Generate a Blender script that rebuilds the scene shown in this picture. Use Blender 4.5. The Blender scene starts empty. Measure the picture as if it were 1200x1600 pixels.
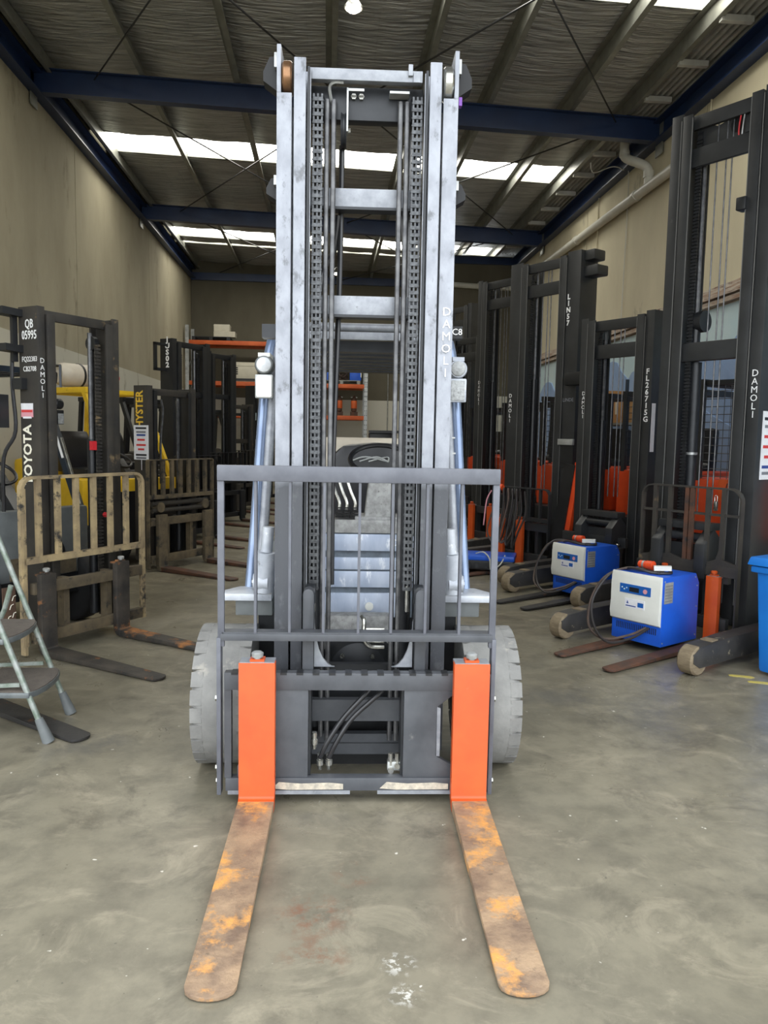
import bpy, bmesh, math, random
from mathutils import Vector, Matrix
random.seed(7)
R = math.radians
SC = bpy.context.scene
COL = SC.collection

# ------------------------------------------------------------------ camera, light, exposure
F_PX = 1210.0
cam = bpy.data.cameras.new('camera')
cam_o = bpy.data.objects.new('camera', cam)
COL.objects.link(cam_o)
cam.sensor_fit = 'VERTICAL'
cam.sensor_height = 36.0
cam.lens = F_PX / 1600.0 * 36.0
cam.clip_start = 0.05
_r = Vector((0.99706, -0.0740, 0.0181)).normalized()
_f = Vector((0.0746, 0.99262, -0.0959)).normalized()
_r = (_r - _f * _r.dot(_f)).normalized()
_u = _r.cross(_f)
cam_o.matrix_world = Matrix(((_r.x, _u.x, -_f.x, 0), (_r.y, _u.y, -_f.y, 0), (_r.z, _u.z, -_f.z, 1.6), (0, 0, 0, 1)))
SC.camera = cam_o

world = bpy.data.worlds.new('overcast_sky')
SC.world = world
world.use_nodes = True
_bg = world.node_tree.nodes['Background']
_bg.inputs['Color'].default_value = (0.90, 0.95, 1.0, 1)
_bg.inputs['Strength'].default_value = 2.55
SKYLIGHT = 5.8

vs = SC.view_settings
vs.view_transform = 'Standard'
vs.look = 'None'
vs.gamma = 1.0
vs.exposure = 0.70
vs.use_curve_mapping = False

# ------------------------------------------------------------------ materials
def lin(c):
    return tuple(((x / 12.92) if x <= 0.04045 else ((x + 0.055) / 1.055) ** 2.4) for x in [v / 255.0 for v in c])

MATS = {}
def mat(name, c1, c2=None, rough=0.5, metal=0.0, scale=6.0, bump=0.0, bscale=60.0, dirt=None, dirt2=None, emit=0.0,
        stretch=(1, 1, 1), zsplit=None, spec=0.5, trans=0.0, rvar=0.0, detail=5.0):
    """colours are sRGB 0-255; dirt = (colour, threshold, scale, roughness); zsplit = (z, colour below, wobble)"""
    m = bpy.data.materials.new(name)
    m.use_nodes = True
    nt = m.node_tree
    N, L = nt.nodes, nt.links
    b = N['Principled BSDF']
    tc = N.new('ShaderNodeTexCoord')
    mp = N.new('ShaderNodeMapping')
    mp.inputs['Scale'].default_value = stretch
    L.new(tc.outputs['Object'], mp.inputs['Vector'])
    vec = mp.outputs['Vector']
    def noise(sc, det=detail, rgh=0.6):
        n = N.new('ShaderNodeTexNoise')
        n.inputs['Scale'].default_value = sc
        n.inputs['Detail'].default_value = det
        n.inputs['Roughness'].default_value = rgh
        L.new(vec, n.inputs['Vector'])
        return n.outputs['Fac']
    def ramp(src, a, z):
        r = N.new('ShaderNodeMapRange')
        r.inputs['From Min'].default_value = a
        r.inputs['From Max'].default_value = z
        L.new(src, r.inputs['Value'])
        return r.outputs['Result']
    def mix(fac, a, c):
        x = N.new('ShaderNodeMix')
        x.data_type = 'RGBA'
        L.new(fac, x.inputs[0])
        for s, i in ((a, 6), (c, 7)):
            if isinstance(s, tuple):
                x.inputs[i].default_value = (*lin(s), 1)
            else:
                L.new(s, x.inputs[i])
        return x.outputs[2]
    col = c1
    nb = noise(scale)
    if c2:
        col = mix(ramp(nb, 0.35, 0.65), c1, c2)
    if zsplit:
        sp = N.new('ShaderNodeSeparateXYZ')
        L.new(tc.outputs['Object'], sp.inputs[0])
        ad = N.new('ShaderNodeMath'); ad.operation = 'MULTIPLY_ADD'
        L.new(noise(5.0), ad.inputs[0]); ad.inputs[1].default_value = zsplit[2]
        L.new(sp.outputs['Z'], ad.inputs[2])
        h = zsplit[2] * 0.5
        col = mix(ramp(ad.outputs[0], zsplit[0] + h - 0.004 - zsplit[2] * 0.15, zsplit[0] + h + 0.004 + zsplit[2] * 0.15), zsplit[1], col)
    rsock = None
    for i, d in enumerate((dirt, dirt2)):
        if d:
            fac = ramp(noise(d[2], 7.0, 0.68), d[1], d[1] + 0.10)
            col = mix(fac, col, d[0])
            rr = N.new('ShaderNodeMapRange')
            L.new(fac, rr.inputs['Value'])
            if rsock is None:
                rr.inputs['To Min'].default_value = rough
            else:
                L.new(rsock, rr.inputs['To Min'])
            rr.inputs['To Max'].default_value = d[3]
            rsock = rr.outputs['Result']
    if isinstance(col, tuple):
        b.inputs['Base Color'].default_value = (*lin(col), 1)
    else:
        L.new(col, b.inputs['Base Color'])
    b.inputs['Metallic'].default_value = metal
    b.inputs['Specular IOR Level'].default_value = spec
    if rsock is not None:
        L.new(rsock, b.inputs['Roughness'])
    elif rvar:
        rr = N.new('ShaderNodeMapRange')
        L.new(nb, rr.inputs['Value'])
        rr.inputs['From Min'].default_value = 0.3; rr.inputs['From Max'].default_value = 0.7
        rr.inputs['To Min'].default_value = rough - rvar; rr.inputs['To Max'].default_value = rough + rvar
        L.new(rr.outputs['Result'], b.inputs['Roughness'])
    else:
        b.inputs['Roughness'].default_value = rough
    if trans:
        b.inputs['Transmission Weight'].default_value = trans
    if emit:
        b.inputs['Emission Color'].default_value = (*lin(c1), 1)
        b.inputs['Emission Strength'].default_value = emit
    if bump:
        bp = N.new('ShaderNodeBump')
        bp.inputs['Strength'].default_value = bump
        bp.inputs['Distance'].default_value = 0.01
        L.new(noise(bscale, 4.0), bp.inputs['Height'])
        L.new(bp.outputs['Normal'], b.inputs['Normal'])
    MATS[name] = m
    return m

mat('wall_concrete', (170, 162, 138), (154, 146, 123), rough=0.9, scale=1.1, stretch=(1, 1, .45), bump=.25, bscale=18, zsplit=(2.92, (196, 193, 178), 0.0),
    dirt=((134, 126, 105), .60, 1.6, .92))
mat('wall_concrete_shaded', (104, 99, 84), (92, 87, 73), rough=0.9, scale=1.1, stretch=(1, 1, .45), bump=.25, bscale=18, zsplit=(2.75, (206, 203, 190), 0.0))  # same concrete, upper tone darkened for the dim back end; white base is paint
mat('wall_concrete_lit', (204, 195, 168), (190, 181, 155), rough=0.88, scale=1.0, stretch=(1, 1, .5), bump=.2, bscale=18, dirt=((140, 134, 118), .62, 1.5, .9))  # same concrete in a paler tone, the right wall's extra light in its colour
mat('mural_sky', (198, 216, 218), (184, 208, 214), rough=.7, scale=1.5)
mat('mural_hill', (150, 173, 206), (134, 160, 198), rough=.7, scale=2)
mat('joint', (40, 38, 34), rough=.9)
mat('steel_navy', (34, 54, 92), (27, 44, 78), rough=.4, scale=2)
mat('galv', (146, 147, 138), (122, 123, 115), rough=.42, metal=.3, scale=4)
mat('galv_light', (190, 192, 190), (150, 152, 150), rough=.4, metal=.5, scale=9)
mat('roof_steel', (126, 126, 120), (104, 104, 100), rough=.45, metal=.4, scale=3)
mat('lintel', (150, 120, 100), (205, 198, 184), rough=.8, scale=9, stretch=(1, .25, 3), dirt=((86, 50, 40), .56, 12, .9))
mat('pvc_white', (205, 203, 192), (188, 186, 174), rough=.45, scale=2)
mat('paint_orange', (194, 81, 29), (187, 72, 24), rough=.42, scale=7, dirt=((150, 70, 40), .68, 22, .7), dirt2=((200, 98, 60), .64, 5, .6))
mat('paint_orange_plain', (222, 78, 34), (205, 66, 26), rough=.4, scale=4)
mat('rack_orange', (206, 98, 46), (184, 80, 34), rough=.5, scale=3)
mat('rust_blade', (164, 138, 110), (116, 96, 80), rough=.55, metal=.1, scale=9, bump=.35, bscale=70, dirt=((206, 148, 80), .53, 5, .8), dirt2=((84, 72, 62), .64, 24, .7))
mat('rust_dark', (92, 58, 40), (66, 48, 38), rough=.7, scale=10, dirt=((40, 38, 38), .55, 7, .6))
mat('fork_black', (48, 46, 44), (34, 33, 33), rough=.55, scale=8, bump=.2, dirt=((140, 88, 44), .62, 5, .75))
mat('fork_muddy', (66, 60, 53), (40, 38, 36), rough=.6, scale=7, bump=.25, dirt=((160, 106, 58), .55, 4, .8))
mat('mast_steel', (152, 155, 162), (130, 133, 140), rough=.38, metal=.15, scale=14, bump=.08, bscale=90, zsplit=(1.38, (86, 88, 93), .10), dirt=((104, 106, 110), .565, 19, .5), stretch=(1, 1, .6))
mat('steel_grey', (150, 153, 158), (124, 127, 133), rough=.4, metal=.25, scale=16, dirt=((112, 114, 118), .62, 30, .5))
mat('deep_black', (20, 20, 21), rough=.6)
mat('mast_dark', (46, 48, 51), (34, 36, 39), rough=.42, metal=.2, scale=9)
mat('guard_grey', (100, 102, 109), (86, 88, 95), rough=.42, metal=.15, scale=10)
mat('carriage_grey', (80, 82, 86), (68, 70, 74), rough=.45, metal=.1, scale=8, dirt=((112, 112, 110), .64, 9, .6))
mat('bare_patch', (198, 186, 166), (150, 144, 132), rough=.6, scale=30)
mat('black_paint', (34, 35, 37), (26, 27, 29), rough=.4, scale=6)
mat('black_reach', (50, 51, 52), (40, 41, 42), rough=.42, scale=4, dirt=((74, 74, 74), .66, 14, .6))
mat('black_muddy', (60, 56, 50), (44, 42, 40), rough=.55, scale=5, dirt=((122, 104, 76), .62, 6, .8))
mat('mud_tan', (172, 152, 114), (136, 120, 94), rough=.8, scale=7, bump=.3, dirt=((52, 50, 48), .54, 8, .6))
mat('mud_tan_dark', (106, 93, 71), (76, 68, 55), rough=.75, scale=7, dirt=((38, 37, 36), .54, 8, .6))
mat('blue_black', (36, 46, 58), (28, 36, 46), rough=.35, scale=5)
mat('blade_edge', (120, 120, 118), rough=.5, metal=.4)
mat('rubber', (136, 135, 131), (120, 119, 116), rough=.85, scale=9, bump=.2, dirt=((156, 152, 143), .6, 7, .9))
mat('rubber_black', (30, 30, 31), (22, 22, 23), rough=.7, scale=8)
mat('hose', (42, 42, 44), (30, 30, 32), rough=.3, scale=12)
mat('hose_grey', (104, 104, 104), (70, 70, 72), rough=.32, metal=.45, scale=18)
mat('chain', (92, 94, 96), (56, 57, 59), rough=.36, metal=.4, scale=60)
mat('chrome', (196, 196, 190), (150, 148, 140), rough=.22, metal=.85, scale=20)
mat('bronze', (150, 112, 80), (112, 84, 60), rough=.3, metal=.7, scale=12)
mat('silver_paint', (196, 200, 206), (166, 171, 180), rough=.4, metal=.15, scale=9, dirt=((236, 238, 240), .62, 22, .5), dirt2=((120, 122, 126), .64, 12, .6))
mat('silver_blue', (132, 147, 172), (112, 127, 154), rough=.28, metal=.45, scale=6)
mat('cowl_silver', (192, 201, 216), (156, 168, 190), rough=.35, metal=.1, scale=7, stretch=(1, 1, .35), dirt=((226, 230, 236), .57, 26, .5), dirt2=((110, 114, 120), .66, 34, .6))
mat('cowl_groove', (104, 114, 124), (84, 92, 100), rough=.5, scale=20)
mat('speckle', (166, 166, 164), (128, 128, 126), rough=.6, scale=26, dirt=((64, 62, 58), .60, 60, .7))
mat('plastic_white', (226, 226, 218), (214, 214, 206), rough=.45, scale=3)
mat('cream', (206, 200, 182), (190, 184, 166), rough=.5, scale=3)
mat('lens', (236, 238, 240), (216, 220, 224), rough=.12, scale=40, spec=.8)
mat('lens_lit', (255, 252, 244), rough=.2, emit=1.2)
mat('lens_grey', (186, 188, 188), (150, 152, 152), rough=.3, scale=50, bump=.4, bscale=90)
mat('yellow_paint', (232, 192, 44), (214, 172, 30), rough=.45, scale=4, dirt=((150, 118, 44), .66, 6, .7))
mat('body_grey', (108, 112, 112), (92, 96, 96), rough=.55, scale=5, dirt=((138, 132, 112), .62, 6, .8))
mat('blue_plastic', (30, 92, 204), (22, 80, 188), rough=.38, scale=3)
mat('blue_bin', (26, 118, 204), (18, 104, 190), rough=.45, scale=3)
mat('label_blue', (30, 92, 170), rough=.4)
mat('screen', (30, 34, 40), rough=.15)
mat('red_mark', (200, 40, 48), rough=.5)
mat('pink_mark', (214, 150, 160), rough=.5)
mat('purple', (118, 66, 160), rough=.5)
mat('ink_white', (240, 240, 238), rough=.6)
mat('ink_cream', (236, 232, 214), rough=.6)
mat('ink_yellow', (232, 190, 60), rough=.6)
mat('ink_black', (36, 36, 42), rough=.6)
mat('ink_grey', (120, 122, 128), rough=.6)
mat('ink_blue', (46, 70, 140), rough=.6)
mat('ink_red', (204, 60, 60), rough=.6)
mat('paper', (232, 232, 234), (222, 222, 226), rough=.7, scale=20)
mat('roller_tan', (134, 120, 96), (112, 98, 78), rough=.7, scale=16, stretch=(1, 1, 4))
mat('leg_dark', (58, 56, 54), (44, 43, 42), rough=.55, scale=7, dirt=((150, 140, 116), .62, 16, .8))
mat('stool_green', (112, 126, 112), (158, 162, 158), rough=.4, metal=.3, scale=18, dirt=((72, 84, 74), .6, 24, .6))
mat('step_mat', (98, 90, 82), (84, 77, 71), rough=.85, scale=20, bump=.5, bscale=120)
mat('step_rim', (96, 102, 104), (120, 124, 124), rough=.4, metal=.4, scale=10)
mat('card_brown', (170, 128, 78), (150, 110, 64), rough=.8, scale=6)
mat('tank_cream', (206, 198, 182), (186, 176, 160), rough=.5, scale=3)
mat('seat_black', (32, 32, 34), (24, 24, 26), rough=.32, scale=8)
mat('wire', (90, 72, 62), (70, 60, 56), rough=.5, scale=20)
mat('wire_black', (42, 38, 38), rough=.45)
mat('tape_yellow', (196, 176, 74), (170, 158, 96), rough=.7, scale=14)
mat('leaf_pale', (198, 192, 170), rough=.8)
mat('bulb', (255, 244, 222), rough=.3, emit=30.0)
mat('lamp_shade', (150, 150, 146), rough=.3, metal=.6)
mat('brown_box', (96, 74, 58), (82, 62, 50), rough=.7, scale=8)

def floor_material():
    m = bpy.data.materials.new('floor_concrete')
    m.use_nodes = True
    nt = m.node_tree; N, L = nt.nodes, nt.links
    b = N['Principled BSDF']
    tc = N.new('ShaderNodeTexCoord')
    def noise(sc, det=6, rg=.62, dist=0.0, sx=1, sy=1):
        mp = N.new('ShaderNodeMapping'); mp.inputs['Scale'].default_value = (sx, sy, 1)
        L.new(tc.outputs['Object'], mp.inputs['Vector'])
        n = N.new('ShaderNodeTexNoise'); n.inputs['Scale'].default_value = sc; n.inputs['Detail'].default_value = det
        n.inputs['Roughness'].default_value = rg; n.inputs['Distortion'].default_value = dist
        L.new(mp.outputs['Vector'], n.inputs['Vector']); return n.outputs['Fac']
    def rng(s, a, z, o0=0.0, o1=1.0):
        r = N.new('ShaderNodeMapRange'); r.inputs['From Min'].default_value = a; r.inputs['From Max'].default_value = z
        r.inputs['To Min'].default_value = o0; r.inputs['To Max'].default_value = o1
        L.new(s, r.inputs['Value']); return r.outputs['Result']
    def mix(f, a, c):
        x = N.new('ShaderNodeMix'); x.data_type = 'RGBA'; L.new(f, x.inputs[0])
        for s, i in ((a, 6), (c, 7)):
            if isinstance(s, tuple): x.inputs[i].default_value = (*lin(s), 1)
            else: L.new(s, x.inputs[i])
        return x.outputs[2]
    def mul(a, c):
        x = N.new('ShaderNodeMath'); x.operation = 'MULTIPLY'; L.new(a, x.inputs[0]); L.new(c, x.inputs[1]); return x.outputs[0]
    def spot(cx, cy, r):
        v = N.new('ShaderNodeVectorMath'); v.operation = 'DISTANCE'
        L.new(tc.outputs['Object'], v.inputs[0]); v.inputs[1].default_value = (cx, cy, 0)
        return rng(v.outputs['Value'], r, r * .25)
    col = mix(rng(noise(.9, 7, .65, .6), .3, .7), (112, 107, 92), (136, 129, 111))
    col = mix(rng(noise(5, 8, .7), .42, .72, 0, .75), col, (88, 84, 73))
    col = mix(rng(noise(2.6, 8, .74, 1.0, 1, 1.3), .52, .70, 0, .65), col, (158, 149, 129))
    col = mix(rng(noise(1.9, 7, .74, .5), .55, .68, 0, .75), col, (76, 72, 63))
    col = mix(rng(noise(38, 3, .6), .70, .74, 0, .65), col, (66, 64, 59))
    col = mix(rng(noise(23, 2, .5), .745, .765, 0, .9), col, (206, 202, 190))
    rust = noise(9, 7, .75)
    for cx, cy, r in ((-.03, 2.47, .16), (-.02, 2.25, .13), (.12, 2.7, .10)):
        col = mix(mul(spot(cx, cy, r), rng(rust, .50, .62, 0, .9)), col, (118, 84, 66))
    for cx, cy, r in ((.235, 2.21, .065), (.245, 2.08, .06)):
        col = mix(mul(spot(cx, cy, r), rng(noise(30, 5, .7), .52, .58, 0, .9)), col, (196, 194, 186))
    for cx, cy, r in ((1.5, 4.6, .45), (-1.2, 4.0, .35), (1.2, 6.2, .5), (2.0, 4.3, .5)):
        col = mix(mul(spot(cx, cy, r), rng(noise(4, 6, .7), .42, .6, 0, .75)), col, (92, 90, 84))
    L.new(col, b.inputs['Base Color'])
    L.new(rng(noise(1.7, 7, .7, .5), .3, .7, .24, .50), b.inputs['Roughness'])
    b.inputs['Specular IOR Level'].default_value = .45
    bp = N.new('ShaderNodeBump'); bp.inputs['Strength'].default_value = .12; bp.inputs['Distance'].default_value = .01
    L.new(noise(16, 6, .7), bp.inputs['Height']); L.new(bp.outputs['Normal'], b.inputs['Normal'])
    MATS['floor_concrete'] = m
floor_material()

def foil_material():
    mat('batten_pale', (206, 206, 200), (186, 186, 180), rough=.5, scale=4)
    mat('sheet_pale', (178, 178, 172), (150, 150, 145), rough=.5, scale=4)
    m = mat('foil', (200, 200, 196), (158, 158, 155), rough=.40, metal=.55, scale=2.5, stretch=(.5, 4, 1))
    nt = m.node_tree; N, L = nt.nodes, nt.links
    b = N['Principled BSDF']
    tc = N.new('ShaderNodeTexCoord')
    mp = N.new('ShaderNodeMapping'); mp.inputs['Scale'].default_value = (1.2, 7, 1)
    L.new(tc.outputs['Object'], mp.inputs['Vector'])
    n = N.new('ShaderNodeTexNoise'); n.inputs['Scale'].default_value = 2.2; n.inputs['Detail'].default_value = 6
    L.new(mp.outputs['Vector'], n.inputs['Vector'])
    br = N.new('ShaderNodeTexBrick'); br.offset = 0; br.inputs['Scale'].default_value = 1
    br.inputs['Brick Width'].default_value = .3; br.inputs['Row Height'].default_value = .3; br.inputs['Mortar Size'].default_value = .008
    br.inputs['Color1'].default_value = (1, 1, 1, 1); br.inputs['Color2'].default_value = (1, 1, 1, 1); br.inputs['Mortar'].default_value = (0, 0, 0, 1)
    L.new(tc.outputs['Object'], br.inputs['Vector'])
    ad = N.new('ShaderNodeMath'); ad.operation = 'MULTIPLY_ADD'; ad.inputs[1].default_value = .10
    L.new(br.outputs['Color'], ad.inputs[0]); L.new(n.outputs['Fac'], ad.inputs[2])
    bp = N.new('ShaderNodeBump'); bp.inputs['Strength'].default_value = 1.0; bp.inputs['Distance'].default_value = .14
    L.new(ad.outputs[0], bp.inputs['Height']); L.new(bp.outputs['Normal'], b.inputs['Normal'])
foil_material()

def skylight_material():
    m = bpy.data.materials.new('skylight')
    m.use_nodes = True
    nt = m.node_tree; N, L = nt.nodes, nt.links
    b = N['Principled BSDF']
    tc = N.new('ShaderNodeTexCoord')
    mp = N.new('ShaderNodeMapping'); mp.inputs['Scale'].default_value = (1.5, 14, 1)
    L.new(tc.outputs['Object'], mp.inputs['Vector'])
    n = N.new('ShaderNodeTexNoise'); n.inputs['Scale'].default_value = 1.0; n.inputs['Detail'].default_value = 3
    L.new(mp.outputs['Vector'], n.inputs['Vector'])
    x = N.new('ShaderNodeMix'); x.data_type = 'RGBA'
    x.inputs[6].default_value = (1.0, .95, .80, 1); x.inputs[7].default_value = (1.0, 1.0, .97, 1)
    L.new(n.outputs['Fac'], x.inputs[0])
    L.new(x.outputs[2], b.inputs['Emission Color'])
    b.inputs['Emission Strength'].default_value = SKYLIGHT
    b.inputs['Base Color'].default_value = (.8, .8, .75, 1)
    MATS['skylight'] = m
skylight_material()

# ------------------------------------------------------------------ mesh helpers
class G:
    def __init__(s):
        s.v = []; s.f = []
    def add(s, vs, fs):
        o = len(s.v)
        s.v += [tuple(p) for p in vs]
        s.f += [tuple(i + o for i in f) for f in fs]
        return s
    def box(s, x0, x1, y0, y1, z0, z1):
        return s.add([(x0, y0, z0), (x1, y0, z0), (x1, y1, z0), (x0, y1, z0), (x0, y0, z1), (x1, y0, z1), (x1, y1, z1), (x0, y1, z1)],
                     [(0, 3, 2, 1), (4, 5, 6, 7), (0, 1, 5, 4), (1, 2, 6, 5), (2, 3, 7, 6), (3, 0, 4, 7)])
    def prism(s, poly, ax, a, b):
        def P(u, v, t):
            return {'x': (t, u, v), 'y': (u, t, v), 'z': (u, v, t)}[ax]
        n = len(poly)
        vs = [P(u, v, a) for u, v in poly] + [P(u, v, b) for u, v in poly]
        fs = [tuple(range(n))[::-1], tuple(range(n, 2 * n))] + [(i, (i + 1) % n, n + (i + 1) % n, n + i) for i in range(n)]
        return s.add(vs, fs)
    def tube(s, pts, r, n=8, close=False):
        pts = [Vector(p) for p in pts]
        m = len(pts)
        rs = r if isinstance(r, (list, tuple)) else [r] * m
        vs = []; fs = []
        prev = None
        for i, p in enumerate(pts):
            if close:
                t = (pts[(i + 1) % m] - pts[i - 1]).normalized()
            else:
                t = (pts[min(i + 1, m - 1)] - pts[max(i - 1, 0)]).normalized()
            if prev is None:
                a = Vector((0, 0, 1)) if abs(t.z) < .9 else Vector((1, 0, 0))
                u = t.cross(a).normalized()
            else:
                u = (prev - t * prev.dot(t)).normalized()
            prev = u
            w = t.cross(u)
            for k in range(n):
                an = 2 * math.pi * k / n
                vs.append(p + (u * math.cos(an) + w * math.sin(an)) * rs[i])
        for i in range(m if close else m - 1):
            j = (i + 1) % m
            for k in range(n):
                k2 = (k + 1) % n
                fs.append((i * n + k, i * n + k2, j * n + k2, j * n + k))
        if not close:
            fs.append(tuple(range(n))[::-1]); fs.append(tuple(range((m - 1) * n, m * n)))
        return s.add(vs, fs)
    def cyl(s, p, q, r, r2=None, n=16):
        return s.tube([p, q], [r, r if r2 is None else r2], n)
    def lathe(s, prof, o, ax, n=24):
        """prof: (radius, height along axis)"""
        o = Vector(o)
        A = {'x': Vector((1, 0, 0)), 'y': Vector((0, 1, 0)), 'z': Vector((0, 0, 1))}[ax]
        U = Vector((0, 1, 0)) if ax == 'x' else Vector((1, 0, 0))
        W = A.cross(U)
        vs = []; fs = []
        for r, h in prof:
            for k in range(n):
                an = 2 * math.pi * k / n
                vs.append(o + A * h + (U * math.cos(an) + W * math.sin(an)) * max(r, 1e-4))
        for i in range(len(prof) - 1):
            for k in range(n):
                k2 = (k + 1) % n
                fs.append((i * n + k, i * n + k2, (i + 1) * n + k2, (i + 1) * n + k))
        fs.append(tuple(range(n))[::-1]); fs.append(tuple(range((len(prof) - 1) * n, len(prof) * n)))
        return s.add(vs, fs)
    def bar(s, p, q, w, h, up=(0, 0, 1)):
        p = Vector(p); q = Vector(q); t = (q - p).normalized()
        u = Vector(up)
        if abs(t.dot(u)) > .95: u = Vector((0, 1, 0))
        a = t.cross(u).normalized() * (w / 2); b = a.cross(t).normalized() * (h / 2)
        vs = [p - a - b, p + a - b, p + a + b, p - a + b, q - a - b, q + a - b, q + a + b, q - a + b]
        return s.add(vs, [(0, 3, 2, 1), (4, 5, 6, 7), (0, 1, 5, 4), (1, 2, 6, 5), (2, 3, 7, 6), (3, 0, 4, 7)])
    def build(s, name, m, parent=None, bev=0.0, ang=35, loc=None):
        me = bpy.data.meshes.new(name)
        me.from_pydata(s.v, [], s.f)
        bm = bmesh.new(); bm.from_mesh(me)
        bmesh.ops.recalc_face_normals(bm, faces=bm.faces)
        if bev:
            ed = [e for e in bm.edges if len(e.link_faces) == 2 and e.calc_face_angle(0) > R(28)]
            bmesh.ops.bevel(bm, geom=ed, offset=bev, segments=2, affect='EDGES', profile=.6, clamp_overlap=True)
        bm.to_mesh(me); bm.free()
        for p in me.polygons: p.use_smooth = True
        me.set_sharp_from_angle(angle=R(ang))
        me.materials.append(MATS[m])
        o = bpy.data.objects.new(name, me)
        COL.objects.link(o)
        if parent is not None: o.parent = parent
        if loc: o.location = loc
        return o

def bx(*a): return G().box(*a)
def tag(o, label=None, cat=None, group=None, kind=None):
    if label: o['label'] = label
    if cat: o['category'] = cat
    if group: o['group'] = group
    if kind: o['kind'] = kind
    return o
def thing(name, label, cat, loc=(0, 0, 0), deg=0, group=None):
    o = bpy.data.objects.new(name, None)
    o.empty_display_size = .2
    COL.objects.link(o)
    o.location = loc; o.rotation_euler = (0, 0, R(deg))
    return tag(o, label, cat, group)
def struct(o): o['kind'] = 'structure'; return o
def stuff(o): o['kind'] = 'stuff'; return o
def arc(cx, cy, r, a0, a1, n):
    return [(cx + r * math.cos(R(a0 + (a1 - a0) * i / n)), cy + r * math.sin(R(a0 + (a1 - a0) * i / n))) for i in range(n + 1)]
def curve(pts, n=6):
    """Catmull-Rom through points"""
    P = [Vector(p) for p in pts]
    P = [P[0] * 2 - P[1]] + P + [P[-1] * 2 - P[-2]]
    out = []
    for i in range(1, len(P) - 2):
        a, b, c, d = P[i - 1:i + 3]
        for k in range(n):
            t = k / n
            out.append(.5 * ((2 * b) + (c - a) * t + (2 * a - 5 * b + 4 * c - d) * t * t + (3 * b - a - 3 * c + d) * t ** 3))
    out.append(P[-2])
    return out
def text(parent, s, loc, size, m, face=0, spin=0, name='lettering', sx=1.0, bold=0.0, line=None, tilt=0):
    """flat lettering facing local -Y turned by face degrees about Z; spin turns it in its own plane"""
    cu = bpy.data.curves.new('t', 'FONT')
    cu.body = s; cu.size = size; cu.align_x = 'CENTER'; cu.align_y = 'CENTER'
    cu.offset = bold; cu.extrude = .0008; cu.resolution_u = 2
    if line: cu.space_line = line
    o = bpy.data.objects.new('t', cu); COL.objects.link(o)
    dg = bpy.context.evaluated_depsgraph_get()
    me = bpy.data.meshes.new_from_object(o.evaluated_get(dg))
    bpy.data.objects.remove(o); bpy.data.curves.remove(cu)
    M = Matrix.Translation(loc) @ Matrix.Rotation(R(face), 4, 'Z') @ Matrix.Rotation(R(90), 4, 'X') @ Matrix.Rotation(R(spin), 4, 'Z') @ Matrix.Diagonal((sx, 1, 1, 1))
    me.transform(M)
    me.name = name
    me.materials.clear(); me.materials.append(MATS[m])
    ob = bpy.data.objects.new(name, me); COL.objects.link(ob); ob.parent = parent
    return ob
def stack(s): return '\n'.join(s)

# ------------------------------------------------------------------ the building
XL, XR, Y0, Y1, YS, XS = -4.2, 4.96, 2.4, 24.6, 20.7, 3.0
def roof_z(x): return 6.86 - (x - XL) * 0.0295

fl = struct(bx(-30, 30, -30, 30, -.2, 0).build('floor', 'floor_concrete'))
fl['label'] = 'worn grey concrete floor with stains and scuffs'

wl = struct(bx(XL - .22, XL - .16, Y0, Y1 + .2, 0, 7.2).build('wall_left', 'joint'))
js = [Y0, 8.25, 13.62, 18.98, Y1 + .15]
for a, b in zip(js, js[1:]):
    bx(XL - .16, XL, a + .012, b - .012, 0, 7.1).build('concrete_panel', 'wall_concrete', wl)
wb = struct(bx(XL, XS + .3, Y1 + .16, Y1 + .22, 0, 7.1).build('wall_back', 'joint'))
for a, b in ((XL, -1.6), (-1.6, XS + .16)):
    bx(a + .01, b - .01, Y1, Y1 + .16, 0, 7.0).build('concrete_panel', 'wall_concrete_shaded', wb)
bx(XS, XS + .16, YS + .14, Y1 - .01, 0, 7.0).build('return_panel', 'wall_concrete_shaded', wb)
bx(XS, XR - .01, YS, YS + .13, 0, 6.40).build('front_panel', 'wall_concrete_shaded', wb)
bx(XS, XR - .01, YS - .06, YS + .0, 6.18, 6.36).build('cap_beam', 'steel_navy', wb)
bx(XL + .02, XS - .02, Y1 - .08, Y1 - .01, 6.28, 6.50).build('cap_beam', 'steel_navy', wb)

wr = struct(bx(XR + .16, XR + .22, Y0, Y1 + .2, 0, 7.0).build('wall_right', 'joint'))
js = [Y0, 4.4, 10.35, 15.05, 20.6]
for a, b in zip(js, js[1:]):
    bx(XR, XR + .16, a + .012, b - .012, 0, 6.75).build('concrete_panel', 'wall_concrete_lit', wr)
# painted band with blue hills below a rough edged lintel strip
bx(XR - .02, XR, 3.0, 20.5, .9, 3.32).build('mural_panel', 'mural_sky', wr)
for k, (yc, zt, w, zb) in enumerate(((8.9, 2.98, .9, 1.0), (9.9, 2.78, .9, 1.0), (7.9, 2.75, 1.2, 1.0), (11.2, 2.95, .9, 1.0), (12.2, 2.75, .8, 1.0), (13.3, 2.98, .9, 1.0), (14.4, 2.95, .8, 1.0), (15.6, 2.8, 1.0, 1.0),
                                     (10.5, 2.2, 1.5, .95), (17.2, 2.9, 1.0, 1.0), (6.7, 2.9, 1.1, 1.0))):
    pl = [(yc - w, zb), (yc + w, zb), (yc + w * .95, zt - .45), (yc + w * .55, zt - .2), (yc + w * .25, zt - .03), (yc, zt), (yc - w * .25, zt - .04), (yc - w * .5, zt - .22), (yc - w * .95, zt - .42)]
    G().prism(pl, 'x', XR - .03 - .002 * k, XR - .02).build('mural_hill', 'mural_hill', wr)
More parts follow.
